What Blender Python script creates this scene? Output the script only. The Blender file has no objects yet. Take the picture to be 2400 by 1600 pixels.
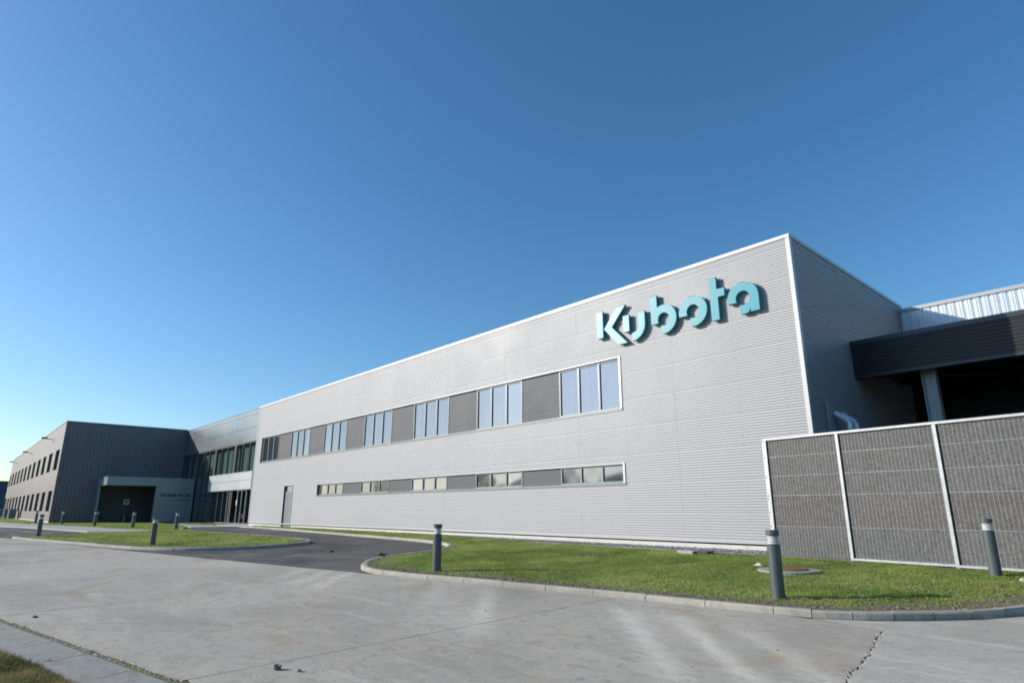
import bpy, bmesh, math, random
import numpy as np
from mathutils import Vector, Matrix, noise as mnoise
random.seed(7); rng = np.random.default_rng(7)
scene = bpy.context.scene
COL = scene.collection
ZO = 1.4                      # heights measured from the eye level are shifted by this

# ------------------------------------------------------------------ camera, sky, sun, exposure
cam_d = bpy.data.cameras.new("camera"); cam = bpy.data.objects.new("camera", cam_d); COL.objects.link(cam)
r_ = Vector((0.65913989, 0.75202023, 0.00042377)); u_ = Vector((0.1958448, -0.17220045, 0.96539723)); w_ = Vector((-0.72607123, 0.63624883, 0.26078343))
cam.matrix_world = Matrix(((r_.x, u_.x, -w_.x, 7.08027786), (r_.y, u_.y, -w_.y, -16.57738408), (r_.z, u_.z, -w_.z, ZO), (0, 0, 0, 1)))
cam_d.sensor_width = 36.0; cam_d.lens = 21.952; cam_d.clip_end = 6000; cam_d.clip_start = 0.1
scene.camera = cam
SUN_TO = Vector((-1.88, -1.78, 1.0)).normalized()
elev = math.asin(SUN_TO.z); az = math.atan2(SUN_TO.x, SUN_TO.y)      # azimuth clockwise from +y
world = bpy.data.worlds.new("World"); scene.world = world; world.use_nodes = True
wn = world.node_tree; wn.nodes.clear()
sky = wn.nodes.new("ShaderNodeTexSky"); sky.sky_type = 'NISHITA'; sky.sun_disc = False
sky.sun_elevation = elev; sky.sun_rotation = az; sky.altitude = 0; sky.air_density = 1.0; sky.dust_density = 0.7; sky.ozone_density = 4.2
bg = wn.nodes.new("ShaderNodeBackground"); bg.inputs[1].default_value = 0.15
wo = wn.nodes.new("ShaderNodeOutputWorld")
hs = wn.nodes.new("ShaderNodeHueSaturation"); hs.inputs['Saturation'].default_value = 1.15; hs.inputs['Hue'].default_value = 0.4945
wn.links.new(sky.outputs[0], hs.inputs['Color']); wn.links.new(hs.outputs[0], bg.inputs[0]); wn.links.new(bg.outputs[0], wo.inputs[0])
sun_d = bpy.data.lights.new("sun", 'SUN'); sun_d.energy = 4.6; sun_d.angle = math.radians(0.53); sun_d.color = (1.0, 0.935, 0.84)
sun = bpy.data.objects.new("sun", sun_d); COL.objects.link(sun)
sun.rotation_euler = SUN_TO.to_track_quat('Z', 'Y').to_euler(); sun.location = (-40, -50, 40)
scene.view_settings.view_transform = 'Standard'; scene.view_settings.look = 'None'
scene.view_settings.gamma = 1.0; scene.view_settings.use_curve_mapping = False
scene.view_settings.exposure = 0.14
scene.render.engine = 'CYCLES'
cy = scene.cycles
cy.filter_width = 1.8; cy.use_denoising = True; cy.caustics_refractive = False
# the panes throw real patches of reflected sun on the yard: sharp reflections, guided paths
cy.caustics_reflective = True; cy.blur_glossy = 0.0; cy.use_guiding = True; cy.use_surface_guiding = True
cy.surface_guiding_probability = 0.5; cy.guiding_training_samples = 64; cy.sample_clamp_indirect = 18.0; cy.max_bounces = 8; cy.transparent_max_bounces = 8

# ------------------------------------------------------------------ materials
def new_mat(name):
    m = bpy.data.materials.new(name); m.use_nodes = True
    nt = m.node_tree; b = nt.nodes["Principled BSDF"]
    return m, nt, b
def coords(nt, kind='Object', scale=(1, 1, 1)):
    if kind == 'World':
        g = nt.nodes.new("ShaderNodeNewGeometry"); src = g.outputs['Position']
    else:
        t = nt.nodes.new("ShaderNodeTexCoord"); src = t.outputs[kind]
    mp = nt.nodes.new("ShaderNodeMapping"); mp.inputs['Scale'].default_value = scale
    nt.links.new(src, mp.inputs[0]); return mp.outputs[0]
def tex_noise(nt, vec, scale, detail=4, rough=0.55, dist=0.0):
    n = nt.nodes.new("ShaderNodeTexNoise"); n.inputs['Scale'].default_value = scale; n.inputs['Detail'].default_value = detail
    n.inputs['Roughness'].default_value = rough; n.inputs['Distortion'].default_value = dist
    nt.links.new(vec, n.inputs['Vector']); return n.outputs[0]
def ramp(nt, fac, stops, interp='LINEAR'):
    r = nt.nodes.new("ShaderNodeValToRGB"); e = r.color_ramp.elements; r.color_ramp.interpolation = interp
    while len(e) < len(stops): e.new(0.5)
    for k, (p, c) in enumerate(stops):
        e[k].position = p
        e[k].color = (c, c, c, 1) if isinstance(c, (int, float)) else (*c, 1)
    nt.links.new(fac, r.inputs[0]); return r.outputs[0]
def mix(nt, a, b, fac, mode='MIX'):
    n = nt.nodes.new("ShaderNodeMix"); n.data_type = 'RGBA'; n.blend_type = mode
    for sock, v in ((n.inputs[6], a), (n.inputs[7], b), (n.inputs[0], fac)):
        if hasattr(v, 'is_linked') or hasattr(v, 'links'): nt.links.new(v, sock)
        elif isinstance(v, (int, float)): sock.default_value = v
        else: sock.default_value = (*v, 1)
    return n.outputs[2]
def bump(nt, b, h, strength=0.3, dist=0.01):
    n = nt.nodes.new("ShaderNodeBump"); n.inputs['Strength'].default_value = strength; n.inputs['Distance'].default_value = dist
    nt.links.new(h, n.inputs['Height']); nt.links.new(n.outputs[0], b.inputs['Normal'])
def simple(name, col, rough=0.5, metal=0.0, var=0.06, scale=1.5, spec=0.5, streak=None, bump_s=0.0):
    m, nt, b = new_mat(name)
    v = coords(nt, 'World', streak or (1, 1, 1))
    n = tex_noise(nt, v, scale, 5)
    lo = tuple(c * (1 - var) for c in col); hi = tuple(min(1, c * (1 + var)) for c in col)
    nt.links.new(ramp(nt, n, [(0.3, lo), (0.7, hi)]), b.inputs['Base Color'])
    b.inputs['Roughness'].default_value = rough; b.inputs['Metallic'].default_value = metal
    b.inputs['Specular IOR Level'].default_value = spec
    nt.links.new(ramp(nt, n, [(0.25, max(0.02, rough - 0.06)), (0.75, min(1, rough + 0.06))]), b.inputs['Roughness'])
    if bump_s: bump(nt, b, tex_noise(nt, v, scale * 30, 3), bump_s, 0.004)
    return m
M = {}
M['silver'] = simple('silver_cladding', (0.395, 0.402, 0.42), 0.58, 0.18, 0.035, 0.35, spec=0.35)
M['trim'] = simple('pale_trim', (0.46, 0.47, 0.49), 0.45, 0.25, 0.03, 0.8)
M['louvre'] = simple('grey_cladding', (0.135, 0.142, 0.155), 0.55, 0.05, 0.05, 0.5, spec=0.3)
M['frame'] = simple('grey_frame', (0.17, 0.20, 0.22), 0.42, 0.2, 0.05, 1.2)
M['darkframe'] = simple('dark_frame', (0.035, 0.037, 0.04), 0.45, 0.1, 0.1, 1.2)
M['bronze'] = simple('bronze_post', (0.105, 0.088, 0.072), 0.45, 0.3, 0.06, 1.2)
M['anthracite'] = simple('anthracite_cladding', (0.175, 0.16, 0.155), 0.48, 0.2, 0.08, 0.4, streak=(1, 1, 0.2))
M['porch'] = simple('bluegrey_porch', (0.27, 0.34, 0.365), 0.36, 0.3, 0.05, 0.5)
M['cassette'] = simple('bluegrey_cassette', (0.17, 0.20, 0.22), 0.36, 0.5, 0.02, 0.3)
M['spandrel'] = simple('pale_spandrel', (0.40, 0.435, 0.45), 0.45, 0.1, 0.02, 0.4)
M['fascia'] = simple('dark_fascia_and_shaded_sheet', (0.022, 0.023, 0.028), 0.42, 0.2, 0.08, 0.6)  # also gives the hall sheets below the canopy their painted shade
M['fasciacap'] = simple('dark_fascia_cap', (0.05, 0.06, 0.075), 0.35, 0.3, 0.05, 0.6)
M['zinc'] = simple('galvanised_steel', (0.40, 0.425, 0.435), 0.5, 0.35, 0.14, 9)
M['galvsheet'] = simple('galvanised_sheet', (0.70, 0.74, 0.76), 0.4, 0.5, 0.06, 1.2)
M['wire'] = simple('fence_wire', (0.34, 0.345, 0.345), 0.55, 0.2, 0.25, 8)
M['bollard'] = simple('bollard_paint', (0.085, 0.105, 0.108), 0.38, 0.15, 0.06, 3)
M['reflector'] = simple('bollard_reflector', (0.8, 0.8, 0.8), 0.4, 0.35, 0.03, 3)
M['teal'] = simple('turquoise_acrylic', (0.02, 0.285, 0.36), 0.40, 0.0, 0.03, 0.8, spec=0.45)
M['tealside'] = simple('turquoise_return', (0.015, 0.18, 0.20), 0.4, 0.0, 0.04, 1.0)
M['textblack'] = simple('black_lettering', (0.012, 0.012, 0.014), 0.4, 0.0, 0.05, 1)
M['textteal'] = simple('teal_lettering', (0.01, 0.16, 0.18), 0.4, 0.0, 0.05, 1)
M['rust'] = simple('rusty_iron', (0.15, 0.075, 0.045), 0.85, 0.1, 0.35, 14, bump_s=0.3)
M['plinth'] = simple('plinth_concrete', (0.60, 0.59, 0.54), 0.85, 0, 0.07, 2.2, bump_s=0.2)
M['dark'] = simple('dark_interior', (0.025, 0.025, 0.025), 0.8, 0, 0.1, 1)
M['curtain'] = simple('green_curtain', (0.255, 0.29, 0.275), 0.9, 0, 0.3, 2.2, streak=(6, 6, 0.15))
M['blind'] = simple('pale_blind', (0.55, 0.57, 0.58), 0.85, 0, 0.04, 1.0)
M['white'] = simple('white_paint', (0.78, 0.79, 0.78), 0.5, 0, 0.03, 2)
M['blue'] = simple('blue_stripe', (0.02, 0.07, 0.22), 0.5, 0, 0.05, 1)
M['farwall'] = simple('slate_cladding', (0.085, 0.10, 0.11), 0.6, 0.1, 0.08, 0.3)
M['red'] = simple('red_fabric', (0.38, 0.03, 0.05), 0.85, 0, 0.1, 4)
M['pink'] = simple('pink_laminate', (0.65, 0.36, 0.34), 0.5, 0, 0.05, 4)
M['clod'] = simple('dry_soil', (0.17, 0.135, 0.10), 0.95, 0, 0.3, 25, bump_s=0.5)
M['stone'] = simple('pale_stone', (0.55, 0.50, 0.41), 0.9, 0, 0.2, 20, bump_s=0.3)
M['gravel'] = simple('grey_gravel', (0.24, 0.24, 0.245), 0.9, 0, 0.35, 18, bump_s=0.4)
M['bark'] = simple('tree_bark', (0.10, 0.075, 0.055), 0.9, 0, 0.25, 8, bump_s=0.5)
M['leaf'] = simple('tree_leaf', (0.05, 0.085, 0.025), 0.6, 0, 0.45, 1.2)
M['hill'] = simple('wooded_hill', (0.06, 0.075, 0.055), 0.95, 0, 0.3, 0.02)

def glass_opaque(name, base, ior, rough=0.015):
    m, nt, b = new_mat(name)
    b.inputs['Base Color'].default_value = (*base, 1); b.inputs['Roughness'].default_value = rough
    b.inputs['IOR'].default_value = ior
    return m
M['mirror'] = glass_opaque('coated_glass', (0.03, 0.038, 0.044), 2.9)
M['mirror'].node_tree.nodes['Principled BSDF'].inputs['Specular Tint'].default_value = (0.66, 0.80, 1.0, 1)
def pane_variation(m):
    nt = m.node_tree; b = nt.nodes['Principled BSDF']
    oi = nt.nodes.new("ShaderNodeObjectInfo"); v = coords(nt, 'World', (9, 9, .25)); st = tex_noise(nt, v, 1.0, 4, .6)
    v2 = coords(nt, 'World', (.6, .6, .9)); cl = tex_noise(nt, v2, 1.0, 3, .5, .6)
    c = ramp(nt, oi.outputs['Random'], [(0.0, (0.018, 0.024, 0.028)), (0.55, (0.05, 0.06, 0.066)), (1.0, (0.13, 0.145, 0.155))])
    c = mix(nt, c, (0.17, 0.18, 0.19), ramp(nt, st, [(0.5, 0.0), (0.72, 0.45)]))
    c = mix(nt, c, (0.015, 0.02, 0.022), ramp(nt, cl, [(0.5, 0.0), (0.75, 0.35)]))
    nt.links.new(c, b.inputs['Base Color']); b.inputs['Roughness'].default_value = 0.06
pane_variation(M['mirror'])
M['darkglass'] = glass_opaque('dark_glass', (0.012, 0.013, 0.016), 1.75)
M['greenglass'] = glass_opaque('dark_green_glass', (0.016, 0.024, 0.025), 1.6)
def clear_glass(name, tint, ior):
    m, nt, b = new_mat(name); nt.nodes.remove(b)
    tr = nt.nodes.new("ShaderNodeBsdfTransparent"); tr.inputs[0].default_value = (*tint, 1)
    gl = nt.nodes.new("ShaderNodeBsdfGlossy"); gl.inputs['Roughness'].default_value = 0.01
    lw = nt.nodes.new("ShaderNodeLayerWeight"); lw.inputs[0].default_value = 0.5     # same from both sides of the sheet
    fr = nt.nodes.new("ShaderNodeValToRGB"); e = fr.color_ramp.elements; f0 = ((ior - 1) / (ior + 1)) ** 2
    e[0].position = 0.0; e[0].color = (f0, f0, f0, 1); e[1].position = 1.0; e[1].color = (0.9, 0.9, 0.9, 1)
    for p_, v_ in ((0.5, f0 * 1.6), (0.72, 0.13 + f0)): q_ = e.new(p_); q_.color = (v_, v_, v_, 1)
    nt.links.new(lw.outputs['Facing'], fr.inputs[0])
    mx = nt.nodes.new("ShaderNodeMixShader")
    nt.links.new(fr.outputs[0], mx.inputs[0]); nt.links.new(tr.outputs[0], mx.inputs[1]); nt.links.new(gl.outputs[0], mx.inputs[2])
    nt.links.new(mx.outputs[0], nt.nodes["Material Output"].inputs[0]); return m
M['clear'] = clear_glass('clear_glass', (0.80, 0.89, 0.865), 1.42)
M['acrylic'] = clear_glass('clear_acrylic', (0.95, 0.96, 0.96), 1.12)

def concrete(name, base, warm, stain=0.5, fresh=False):
    m, nt, b = new_mat(name)
    v = coords(nt, 'World')
    big = tex_noise(nt, v, 0.22, 6, 0.6, 0.6)
    mid = tex_noise(nt, v, 1.1, 7, 0.62, 0.3)
    fine = tex_noise(nt, v, 34, 5, 0.7)
    c = ramp(nt, big, [(0.28, tuple(x * 0.70 for x in base)), (0.48, base), (0.70, tuple(x * 1.15 for x in base))])
    c = mix(nt, c, warm, ramp(nt, mid, [(0.50, 0.0), (0.74, 0.55 * stain)]))
    # broom / wheel streaks running along the yard
    vs = coords(nt, 'World', (0.35, 2.4, 1)); st = tex_noise(nt, vs, 1.0, 6, 0.65, 0.4)
    c = mix(nt, c, tuple(min(1, x * 1.28) for x in base), ramp(nt, st, [(0.54, 0.0), (0.70, 0.75)]))
    # ochre traces
    oc = tex_noise(nt, coords(nt, 'World', (1, 1.6, 1)), 0.55, 4, 0.5, 1.2)
    c = mix(nt, c, (0.34, 0.255, 0.15), ramp(nt, oc, [(0.56, 0.0), (0.72, 0.6 * stain)]))
    sp = tex_noise(nt, v, 70, 3, 0.6)
    c = mix(nt, c, tuple(x * 0.45 for x in base), ramp(nt, sp, [(0.62, 0.0), (0.72, 0.4)]))
    blot = tex_noise(nt, coords(nt, 'World', (1, 1.5, 1)), 4.5, 6, 0.7, 0.8)
    c = mix(nt, c, tuple(x * 0.70 for x in base), ramp(nt, blot, [(0.48, 0.0), (0.66, 0.7)]))
    vor = nt.nodes.new("ShaderNodeTexVoronoi"); vor.inputs['Scale'].default_value = 1.3; nt.links.new(v, vor.inputs['Vector'])
    c = mix(nt, c, tuple(x * 0.5 for x in base), ramp(nt, vor.outputs['Distance'], [(0.03, 0.5), (0.09, 0.0)]))
    g = nt.nodes.new("ShaderNodeMix"); g.data_type = 'RGBA'; g.blend_type = 'MULTIPLY'; g.inputs[0].default_value = 1.0
    nt.links.new(c, g.inputs[6]); nt.links.new(ramp(nt, fine, [(0.25, 0.78), (0.75, 1.18)]), g.inputs[7])
    nt.links.new(g.outputs[2], b.inputs['Base Color'])
    nt.links.new(ramp(nt, mid, [(0.3, 0.72), (0.7, 0.9)]), b.inputs['Roughness'])
    b.inputs['Specular IOR Level'].default_value = 0.35
    h = mix(nt, fine, mid, 0.35)
    bump(nt, b, h, 0.35 if not fresh else 0.22, 0.006)
    return m
M['concrete'] = concrete('old_concrete', (0.43, 0.39, 0.32), (0.50, 0.40, 0.31), 0.9)
M['newconcrete'] = concrete('new_concrete', (0.51, 0.475, 0.405), (0.44, 0.40, 0.34), 0.35, True)
M['gutter'] = concrete('damp_gutter_concrete', (0.30, 0.295, 0.265), (0.34, 0.26, 0.20), 0.6)
M['kerb'] = concrete('kerb_concrete', (0.40, 0.385, 0.33), (0.46, 0.42, 0.30), 1.0)
M['path'] = concrete('path_concrete', (0.42, 0.41, 0.38), (0.40, 0.37, 0.32), 0.3)

def asphalt():
    m, nt, b = new_mat('asphalt'); v = coords(nt, 'World')
    f = tex_noise(nt, v, 60, 4, 0.7); g = tex_noise(nt, v, 0.35, 5, 0.6, 0.8)
    st = tex_noise(nt, coords(nt, 'World', (0.4, 1.4, 1)), 0.7, 5, 0.6, 0.5)
    c = ramp(nt, f, [(0.3, (0.035, 0.035, 0.037)), (0.62, (0.062, 0.061, 0.062)), (0.8, (0.12, 0.115, 0.11))])
    c = mix(nt, c, (0.15, 0.135, 0.12), ramp(nt, g, [(0.40, 0.0), (0.66, 0.7)]))
    c = mix(nt, c, (0.21, 0.18, 0.15), ramp(nt, st, [(0.52, 0.0), (0.68, 0.6)]))
    nt.links.new(c, b.inputs['Base Color']); b.inputs['Roughness'].default_value = 0.82
    b.inputs['Specular IOR Level'].default_value = 0.3
    bump(nt, b, f, 0.5, 0.006); return m
M['asphalt'] = asphalt()
def soil():
    m, nt, b = new_mat('lawn_soil'); v = coords(nt, 'World')
    n = tex_noise(nt, v, 1.3, 6, 0.65); f = tex_noise(nt, v, 30, 4, 0.7)
    c = ramp(nt, n, [(0.35, (0.13, 0.155, 0.045)), (0.6, (0.19, 0.18, 0.075)), (0.75, (0.28, 0.22, 0.15))])
    c = mix(nt, c, (0.22, 0.18, 0.14), ramp(nt, f, [(0.58, 0.0), (0.75, 0.5)]))
    nt.links.new(c, b.inputs['Base Color']); b.inputs['Roughness'].default_value = 0.95
    bump(nt, b, f, 0.7, 0.03); return m
M['soil'] = soil()
def grassmat(name, stops):
    m, nt, b = new_mat(name)
    a = nt.nodes.new("ShaderNodeAttribute"); a.attribute_name = 'tone'
    c = ramp(nt, a.outputs['Fac'], stops)
    v = coords(nt, 'World'); n = tex_noise(nt, v, 0.9, 5, 0.6, 0.5)
    c = mix(nt, c, (0.30, 0.31, 0.085), ramp(nt, n, [(0.48, 0.0), (0.72, 0.6)]))
    n2 = tex_noise(nt, coords(nt, 'World', (1, 1.3, 1)), 0.55, 5, 0.65, 0.8)
    c = mix(nt, c, (0.30, 0.245, 0.12), ramp(nt, n2, [(0.54, 0.0), (0.70, 0.5)]))
    nt.links.new(c, b.inputs['Base Color']); b.inputs['Roughness'].default_value = 0.55
    b.inputs['Specular IOR Level'].default_value = 0.3
    out = nt.nodes["Material Output"]; tl = nt.nodes.new("ShaderNodeBsdfTranslucent"); nt.links.new(c, tl.inputs[0])
    mx = nt.nodes.new("ShaderNodeMixShader"); mx.inputs[0].default_value = 0.42
    nt.links.new(b.outputs[0], mx.inputs[1]); nt.links.new(tl.outputs[0], mx.inputs[2]); nt.links.new(mx.outputs[0], out.inputs[0])
    return m
M['grass'] = grassmat('lawn_grass', [(0.0, (0.12, 0.18, 0.04)), (0.45, (0.25, 0.345, 0.08)), (0.8, (0.37, 0.44, 0.125)), (1.0, (0.58, 0.52, 0.30))])
M['drygrass'] = grassmat('dry_grass', [(0.0, (0.05, 0.075, 0.016)), (0.35, (0.12, 0.13, 0.04)), (0.7, (0.30, 0.22, 0.10)), (1.0, (0.42, 0.33, 0.17))])
def baresoil():
    m, nt, b = new_mat('bare_soil'); v = coords(nt, 'World')
    n = tex_noise(nt, v, 6, 6, 0.7, .6); f = tex_noise(nt, v, 45, 4, 0.7)
    c = ramp(nt, n, [(0.3, (0.12, 0.095, 0.065)), (0.55, (0.21, 0.165, 0.115)), (0.75, (0.30, 0.245, 0.18))])
    c = mix(nt, c, (0.06, 0.05, 0.04), ramp(nt, f, [(0.52, 0.0), (0.7, 0.7)]))
    nt.links.new(c, b.inputs['Base Color']); b.inputs['Roughness'].default_value = 0.95
    bump(nt, b, f, 0.9, 0.03); return m
M['baresoil'] = baresoil()
def chalk():
    m, nt, b = new_mat('chalk'); v = coords(nt, 'World', (1, 2.2, 1)); n = tex_noise(nt, v, 9, 6, .75, 1.0); g = tex_noise(nt, v, 2.2, 3, .5)
    b.inputs['Base Color'].default_value = (.66, .64, .59, 1); b.inputs['Roughness'].default_value = .95
    a = mix(nt, ramp(nt, n, [(.47, 0.0), (.62, .75)]), (0, 0, 0), ramp(nt, g, [(.42, 1.0), (.6, 0.0)]))
    nt.links.new(a, b.inputs['Alpha']); return m
M['chalk'] = chalk()
def woodwool():
    m, nt, b = new_mat('wood_wool_infill')
    v = coords(nt, 'World', (10, 10, 55)); v2 = coords(nt, 'World', (1, 1, 1))
    f = tex_noise(nt, v, 1.0, 5, 0.75, 1.5); g = tex_noise(nt, v2, 1.6, 5, 0.6)
    s = tex_noise(nt, v2, 26, 4, 0.8, 2.5)
    oi = nt.nodes.new("ShaderNodeObjectInfo")
    tone = mix(nt, oi.outputs['Color'], (0.085, 0.086, 0.09), ramp(nt, oi.outputs['Random'], [(0.0, 0.0), (1.0, 0.4)]))
    c = mix(nt, tone, (0.05, 0.048, 0.046), ramp(nt, f, [(0.32, 0.85), (0.56, 0.0)]))
    c = mix(nt, c, (0.28, 0.25, 0.22), ramp(nt, s, [(0.60, 0.0), (0.74, 0.5)]))
    c = mix(nt, c, (0.17, 0.165, 0.17), ramp(nt, g, [(0.55, 0.0), (0.8, 0.4)]))
    m1 = tex_noise(nt, coords(nt, 'World', (14, 14, 22)), 1.0, 5, 0.75, 1.0)
    c = mix(nt, c, (0.035, 0.033, 0.032), ramp(nt, m1, [(0.47, 0.0), (0.60, 0.85)]))
    m2 = tex_noise(nt, coords(nt, 'World', (20, 20, 26)), 1.0, 4, 0.7, 2.0)
    c = mix(nt, c, (0.25, 0.225, 0.20), ramp(nt, m2, [(0.51, 0.0), (0.62, 0.8)]))
    nt.links.new(c, b.inputs['Base Color']); b.inputs['Roughness'].default_value = 0.95
    bump(nt, b, f, 0.8, 0.02); return m
M['woodwool'] = woodwool()

# ------------------------------------------------------------------ builders
def tag(o, label=None, cat=None, group=None, kind=None):
    if label: o['label'] = label
    if cat: o['category'] = cat
    if group: o['group'] = group
    if kind: o['kind'] = kind
    return o
def thing(name, label, cat, loc=(0, 0, 0), group=None, kind=None):
    o = bpy.data.objects.new(name, None); COL.objects.link(o); o.location = loc; o.empty_display_size = 0.2
    return tag(o, label, cat, group, kind)
def wloc(o):
    v = Vector(o.location)
    p = o.parent
    while p is not None: v = v + Vector(p.location); p = p.parent
    return v
class MB:
    def __init__(s): s.v = []; s.f = []; s.smooth = False
    def quad(s, a, b, c, d):
        n = len(s.v); s.v += [tuple(a), tuple(b), tuple(c), tuple(d)]; s.f.append((n, n+1, n+2, n+3)); return s
    def box(s, x0, x1, y0, y1, z0, z1):
        n = len(s.v)
        s.v += [(x0,y0,z0),(x1,y0,z0),(x1,y1,z0),(x0,y1,z0),(x0,y0,z1),(x1,y0,z1),(x1,y1,z1),(x0,y1,z1)]
        s.f += [(n,n+3,n+2,n+1),(n+4,n+5,n+6,n+7),(n,n+1,n+5,n+4),(n+1,n+2,n+6,n+5),(n+2,n+3,n+7,n+6),(n+3,n,n+4,n+7)]
        return s
    def prism(s, pts, z0, z1):            # pts ccw in xy ; z0,z1 may be callables of (x,y)
        n = len(s.v); k = len(pts)
        g0 = z0 if callable(z0) else (lambda x, y: z0); g1 = z1 if callable(z1) else (lambda x, y: z1)
        s.v += [(x, y, g0(x, y)) for x, y in pts] + [(x, y, g1(x, y)) for x, y in pts]
        s.f.append(tuple(n + k + i for i in range(k))); s.f.append(tuple(n + k - 1 - i for i in range(k)))
        for i in range(k): j = (i + 1) % k; s.f.append((n+i, n+j, n+k+j, n+k+i))
        return s
    def lathe(s, prof, cx=0, cy=0, seg=24):
        n = len(s.v)
        for r, z in prof:
            for k in range(seg):
                a = 2 * math.pi * k / seg; s.v.append((cx + r * math.cos(a), cy + r * math.sin(a), z))
        for i in range(len(prof) - 1):
            for k in range(seg):
                j = (k + 1) % seg; s.f.append((n+i*seg+k, n+i*seg+j, n+(i+1)*seg+j, n+(i+1)*seg+k))
        if prof[0][0] > 1e-4: s.f.append(tuple(n + seg - 1 - k for k in range(seg)))
        if prof[-1][0] > 1e-4: s.f.append(tuple(n + (len(prof)-1)*seg + k for k in range(seg)))
        return s
    def tube(s, pts, rad, seg=8, flat=None):
        n0 = len(s.v); P = [Vector(p) for p in pts]
        for i, p in enumerate(P):
            d = (P[min(i+1, len(P)-1)] - P[max(i-1, 0)]).normalized()
            a = d.cross(Vector((0, 0, 1))); a = a if a.length > 1e-3 else d.cross(Vector((0, 1, 0))); a.normalize(); b = a.cross(d)
            for k in range(seg):
                t = 2 * math.pi * k / seg + (math.pi / seg if seg == 4 else 0); s.v.append(tuple(p + (a * math.cos(t) + b * math.sin(t)) * rad))
        for i in range(len(P) - 1):
            for k in range(seg):
                j = (k + 1) % seg; s.f.append((n0+i*seg+k, n0+i*seg+j, n0+(i+1)*seg+j, n0+(i+1)*seg+k))
        s.f.append(tuple(n0 + seg - 1 - k for k in range(seg))); s.f.append(tuple(n0 + (len(P)-1)*seg + k for k in range(seg)))
        return s
    def mesh(s, name, mat, origin=(0, 0, 0), recalc=False):
        me = bpy.data.meshes.new(name); o = Vector(origin)
        me.from_pydata([tuple(Vector(v) - o) for v in s.v], [], s.f); me.update()
        if recalc:
            bm = bmesh.new(); bm.from_mesh(me); bmesh.ops.recalc_face_normals(bm, faces=bm.faces); bm.to_mesh(me); bm.free()
        if s.smooth: me.polygons.foreach_set('use_smooth', [True] * len(me.polygons))
        if mat is not None: me.materials.append(M[mat] if isinstance(mat, str) else mat)
        return me
    def build(s, name, mat, parent=None, origin=None, recalc=False, bevel=0, angle=None):
        """vertices are world coordinates; origin (world) becomes the object's origin"""
        if origin is None:
            a = np.array(s.v); origin = ((a[:,0].min()+a[:,0].max())/2, (a[:,1].min()+a[:,1].max())/2, a[:,2].min())
        me = s.mesh(name, mat, origin, recalc or bevel > 0)
        o = bpy.data.objects.new(name, me); COL.objects.link(o)
        if parent is not None:
            o.parent = parent; o.location = Vector(origin) - wloc(parent)
        else: o.location = origin
        if bevel:
            md = o.modifiers.new('bevel', 'BEVEL'); md.width = bevel; md.segments = 2; md.limit_method = 'ANGLE'
        return o
def copy_tree(o, parent=None, loc=None):
    c = o.copy(); COL.objects.link(c); c.parent = parent
    if loc is not None: c.location = loc
    for ch in list(o.children): copy_tree(ch, c)
    return c

# ------------------------------------------------------------------ ground heights
def G(x, y):          # lawn / kerb-top level
    s = min(max((45 + x) / 42, 0), 1.25)
    return ZO - 1.05 - 0.03 * min(max(0, -y), 22) * s
def R(x, y): return G(x, y) - 0.10          # carriageway level
def sheet(name, poly, mat, off, parent=None, grid=1.0, thick=0.0, kind=None, edge_noise=0):
    bm = bmesh.new()
    vs = [bm.verts.new((x, y, 0)) for x, y in poly]
    bm.faces.new(vs)
    xs = [p[0] for p in poly]; ys = [p[1] for p in poly]
    for axis, lo, hi in ((0, min(xs), max(xs)), (1, min(ys), max(ys))):
        g = grid if (hi - lo) / grid < 70 else (hi - lo) / 70
        k = math.ceil(lo / g)
        while k * g < hi:
            if k * g > lo:
                n = (1, 0, 0) if axis == 0 else (0, 1, 0); c = (k * g, 0, 0) if axis == 0 else (0, k * g, 0)
                bmesh.ops.bisect_plane(bm, geom=bm.verts[:] + bm.edges[:] + bm.faces[:], plane_co=c, plane_no=n, dist=1e-5)
            k += 1
    bmesh.ops.triangulate(bm, faces=[f for f in bm.faces if len(f.verts) > 4])
    for f in bm.faces:
        f.normal_update()
        if f.normal.z < 0: f.normal_flip()
    for v in bm.verts: v.co.z = R(v.co.x, v.co.y) + off
    if thick:
        r = bmesh.ops.extrude_edge_only(bm, edges=[e for e in bm.edges if e.is_boundary])
        for v in [g for g in r['geom'] if isinstance(g, bmesh.types.BMVert)]: v.co.z -= thick
        bmesh.ops.recalc_face_normals(bm, faces=bm.faces)
    cx = sum(xs) / len(xs); cyy = sum(ys) / len(ys); o0 = Vector((cx, cyy, R(cx, cyy)))
    for v in bm.verts: v.co -= o0
    me = bpy.data.meshes.new(name); bm.to_mesh(me); bm.free(); me.materials.append(M[mat])
    up = sum(p.normal.z for p in me.polygons)
    if up < 0: me.flip_normals()
    o = bpy.data.objects.new(name, me); COL.objects.link(o)
    if parent is not None: o.parent = parent; o.location = o0 - wloc(parent)
    else: o.location = o0
    if kind: o['kind'] = kind
    return o
def smooth_path(pts, step=0.25):
    P = [Vector((*p, 0)) for p in pts]; out = []
    for i in range(len(P) - 1):
        p0 = P[max(i-1, 0)]; p1 = P[i]; p2 = P[i+1]; p3 = P[min(i+2, len(P)-1)]
        n = max(1, int((p2 - p1).length / step))
        for k in range(n):
            t = k / n
            q = 0.5 * ((2*p1) + (p2-p0)*t + (2*p0-5*p1+4*p2-p3)*t*t + (-p0+3*p1-3*p2+p3)*t**3)
            out.append((q.x, q.y))
    out.append(tuple(P[-1][:2])); return out

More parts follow.
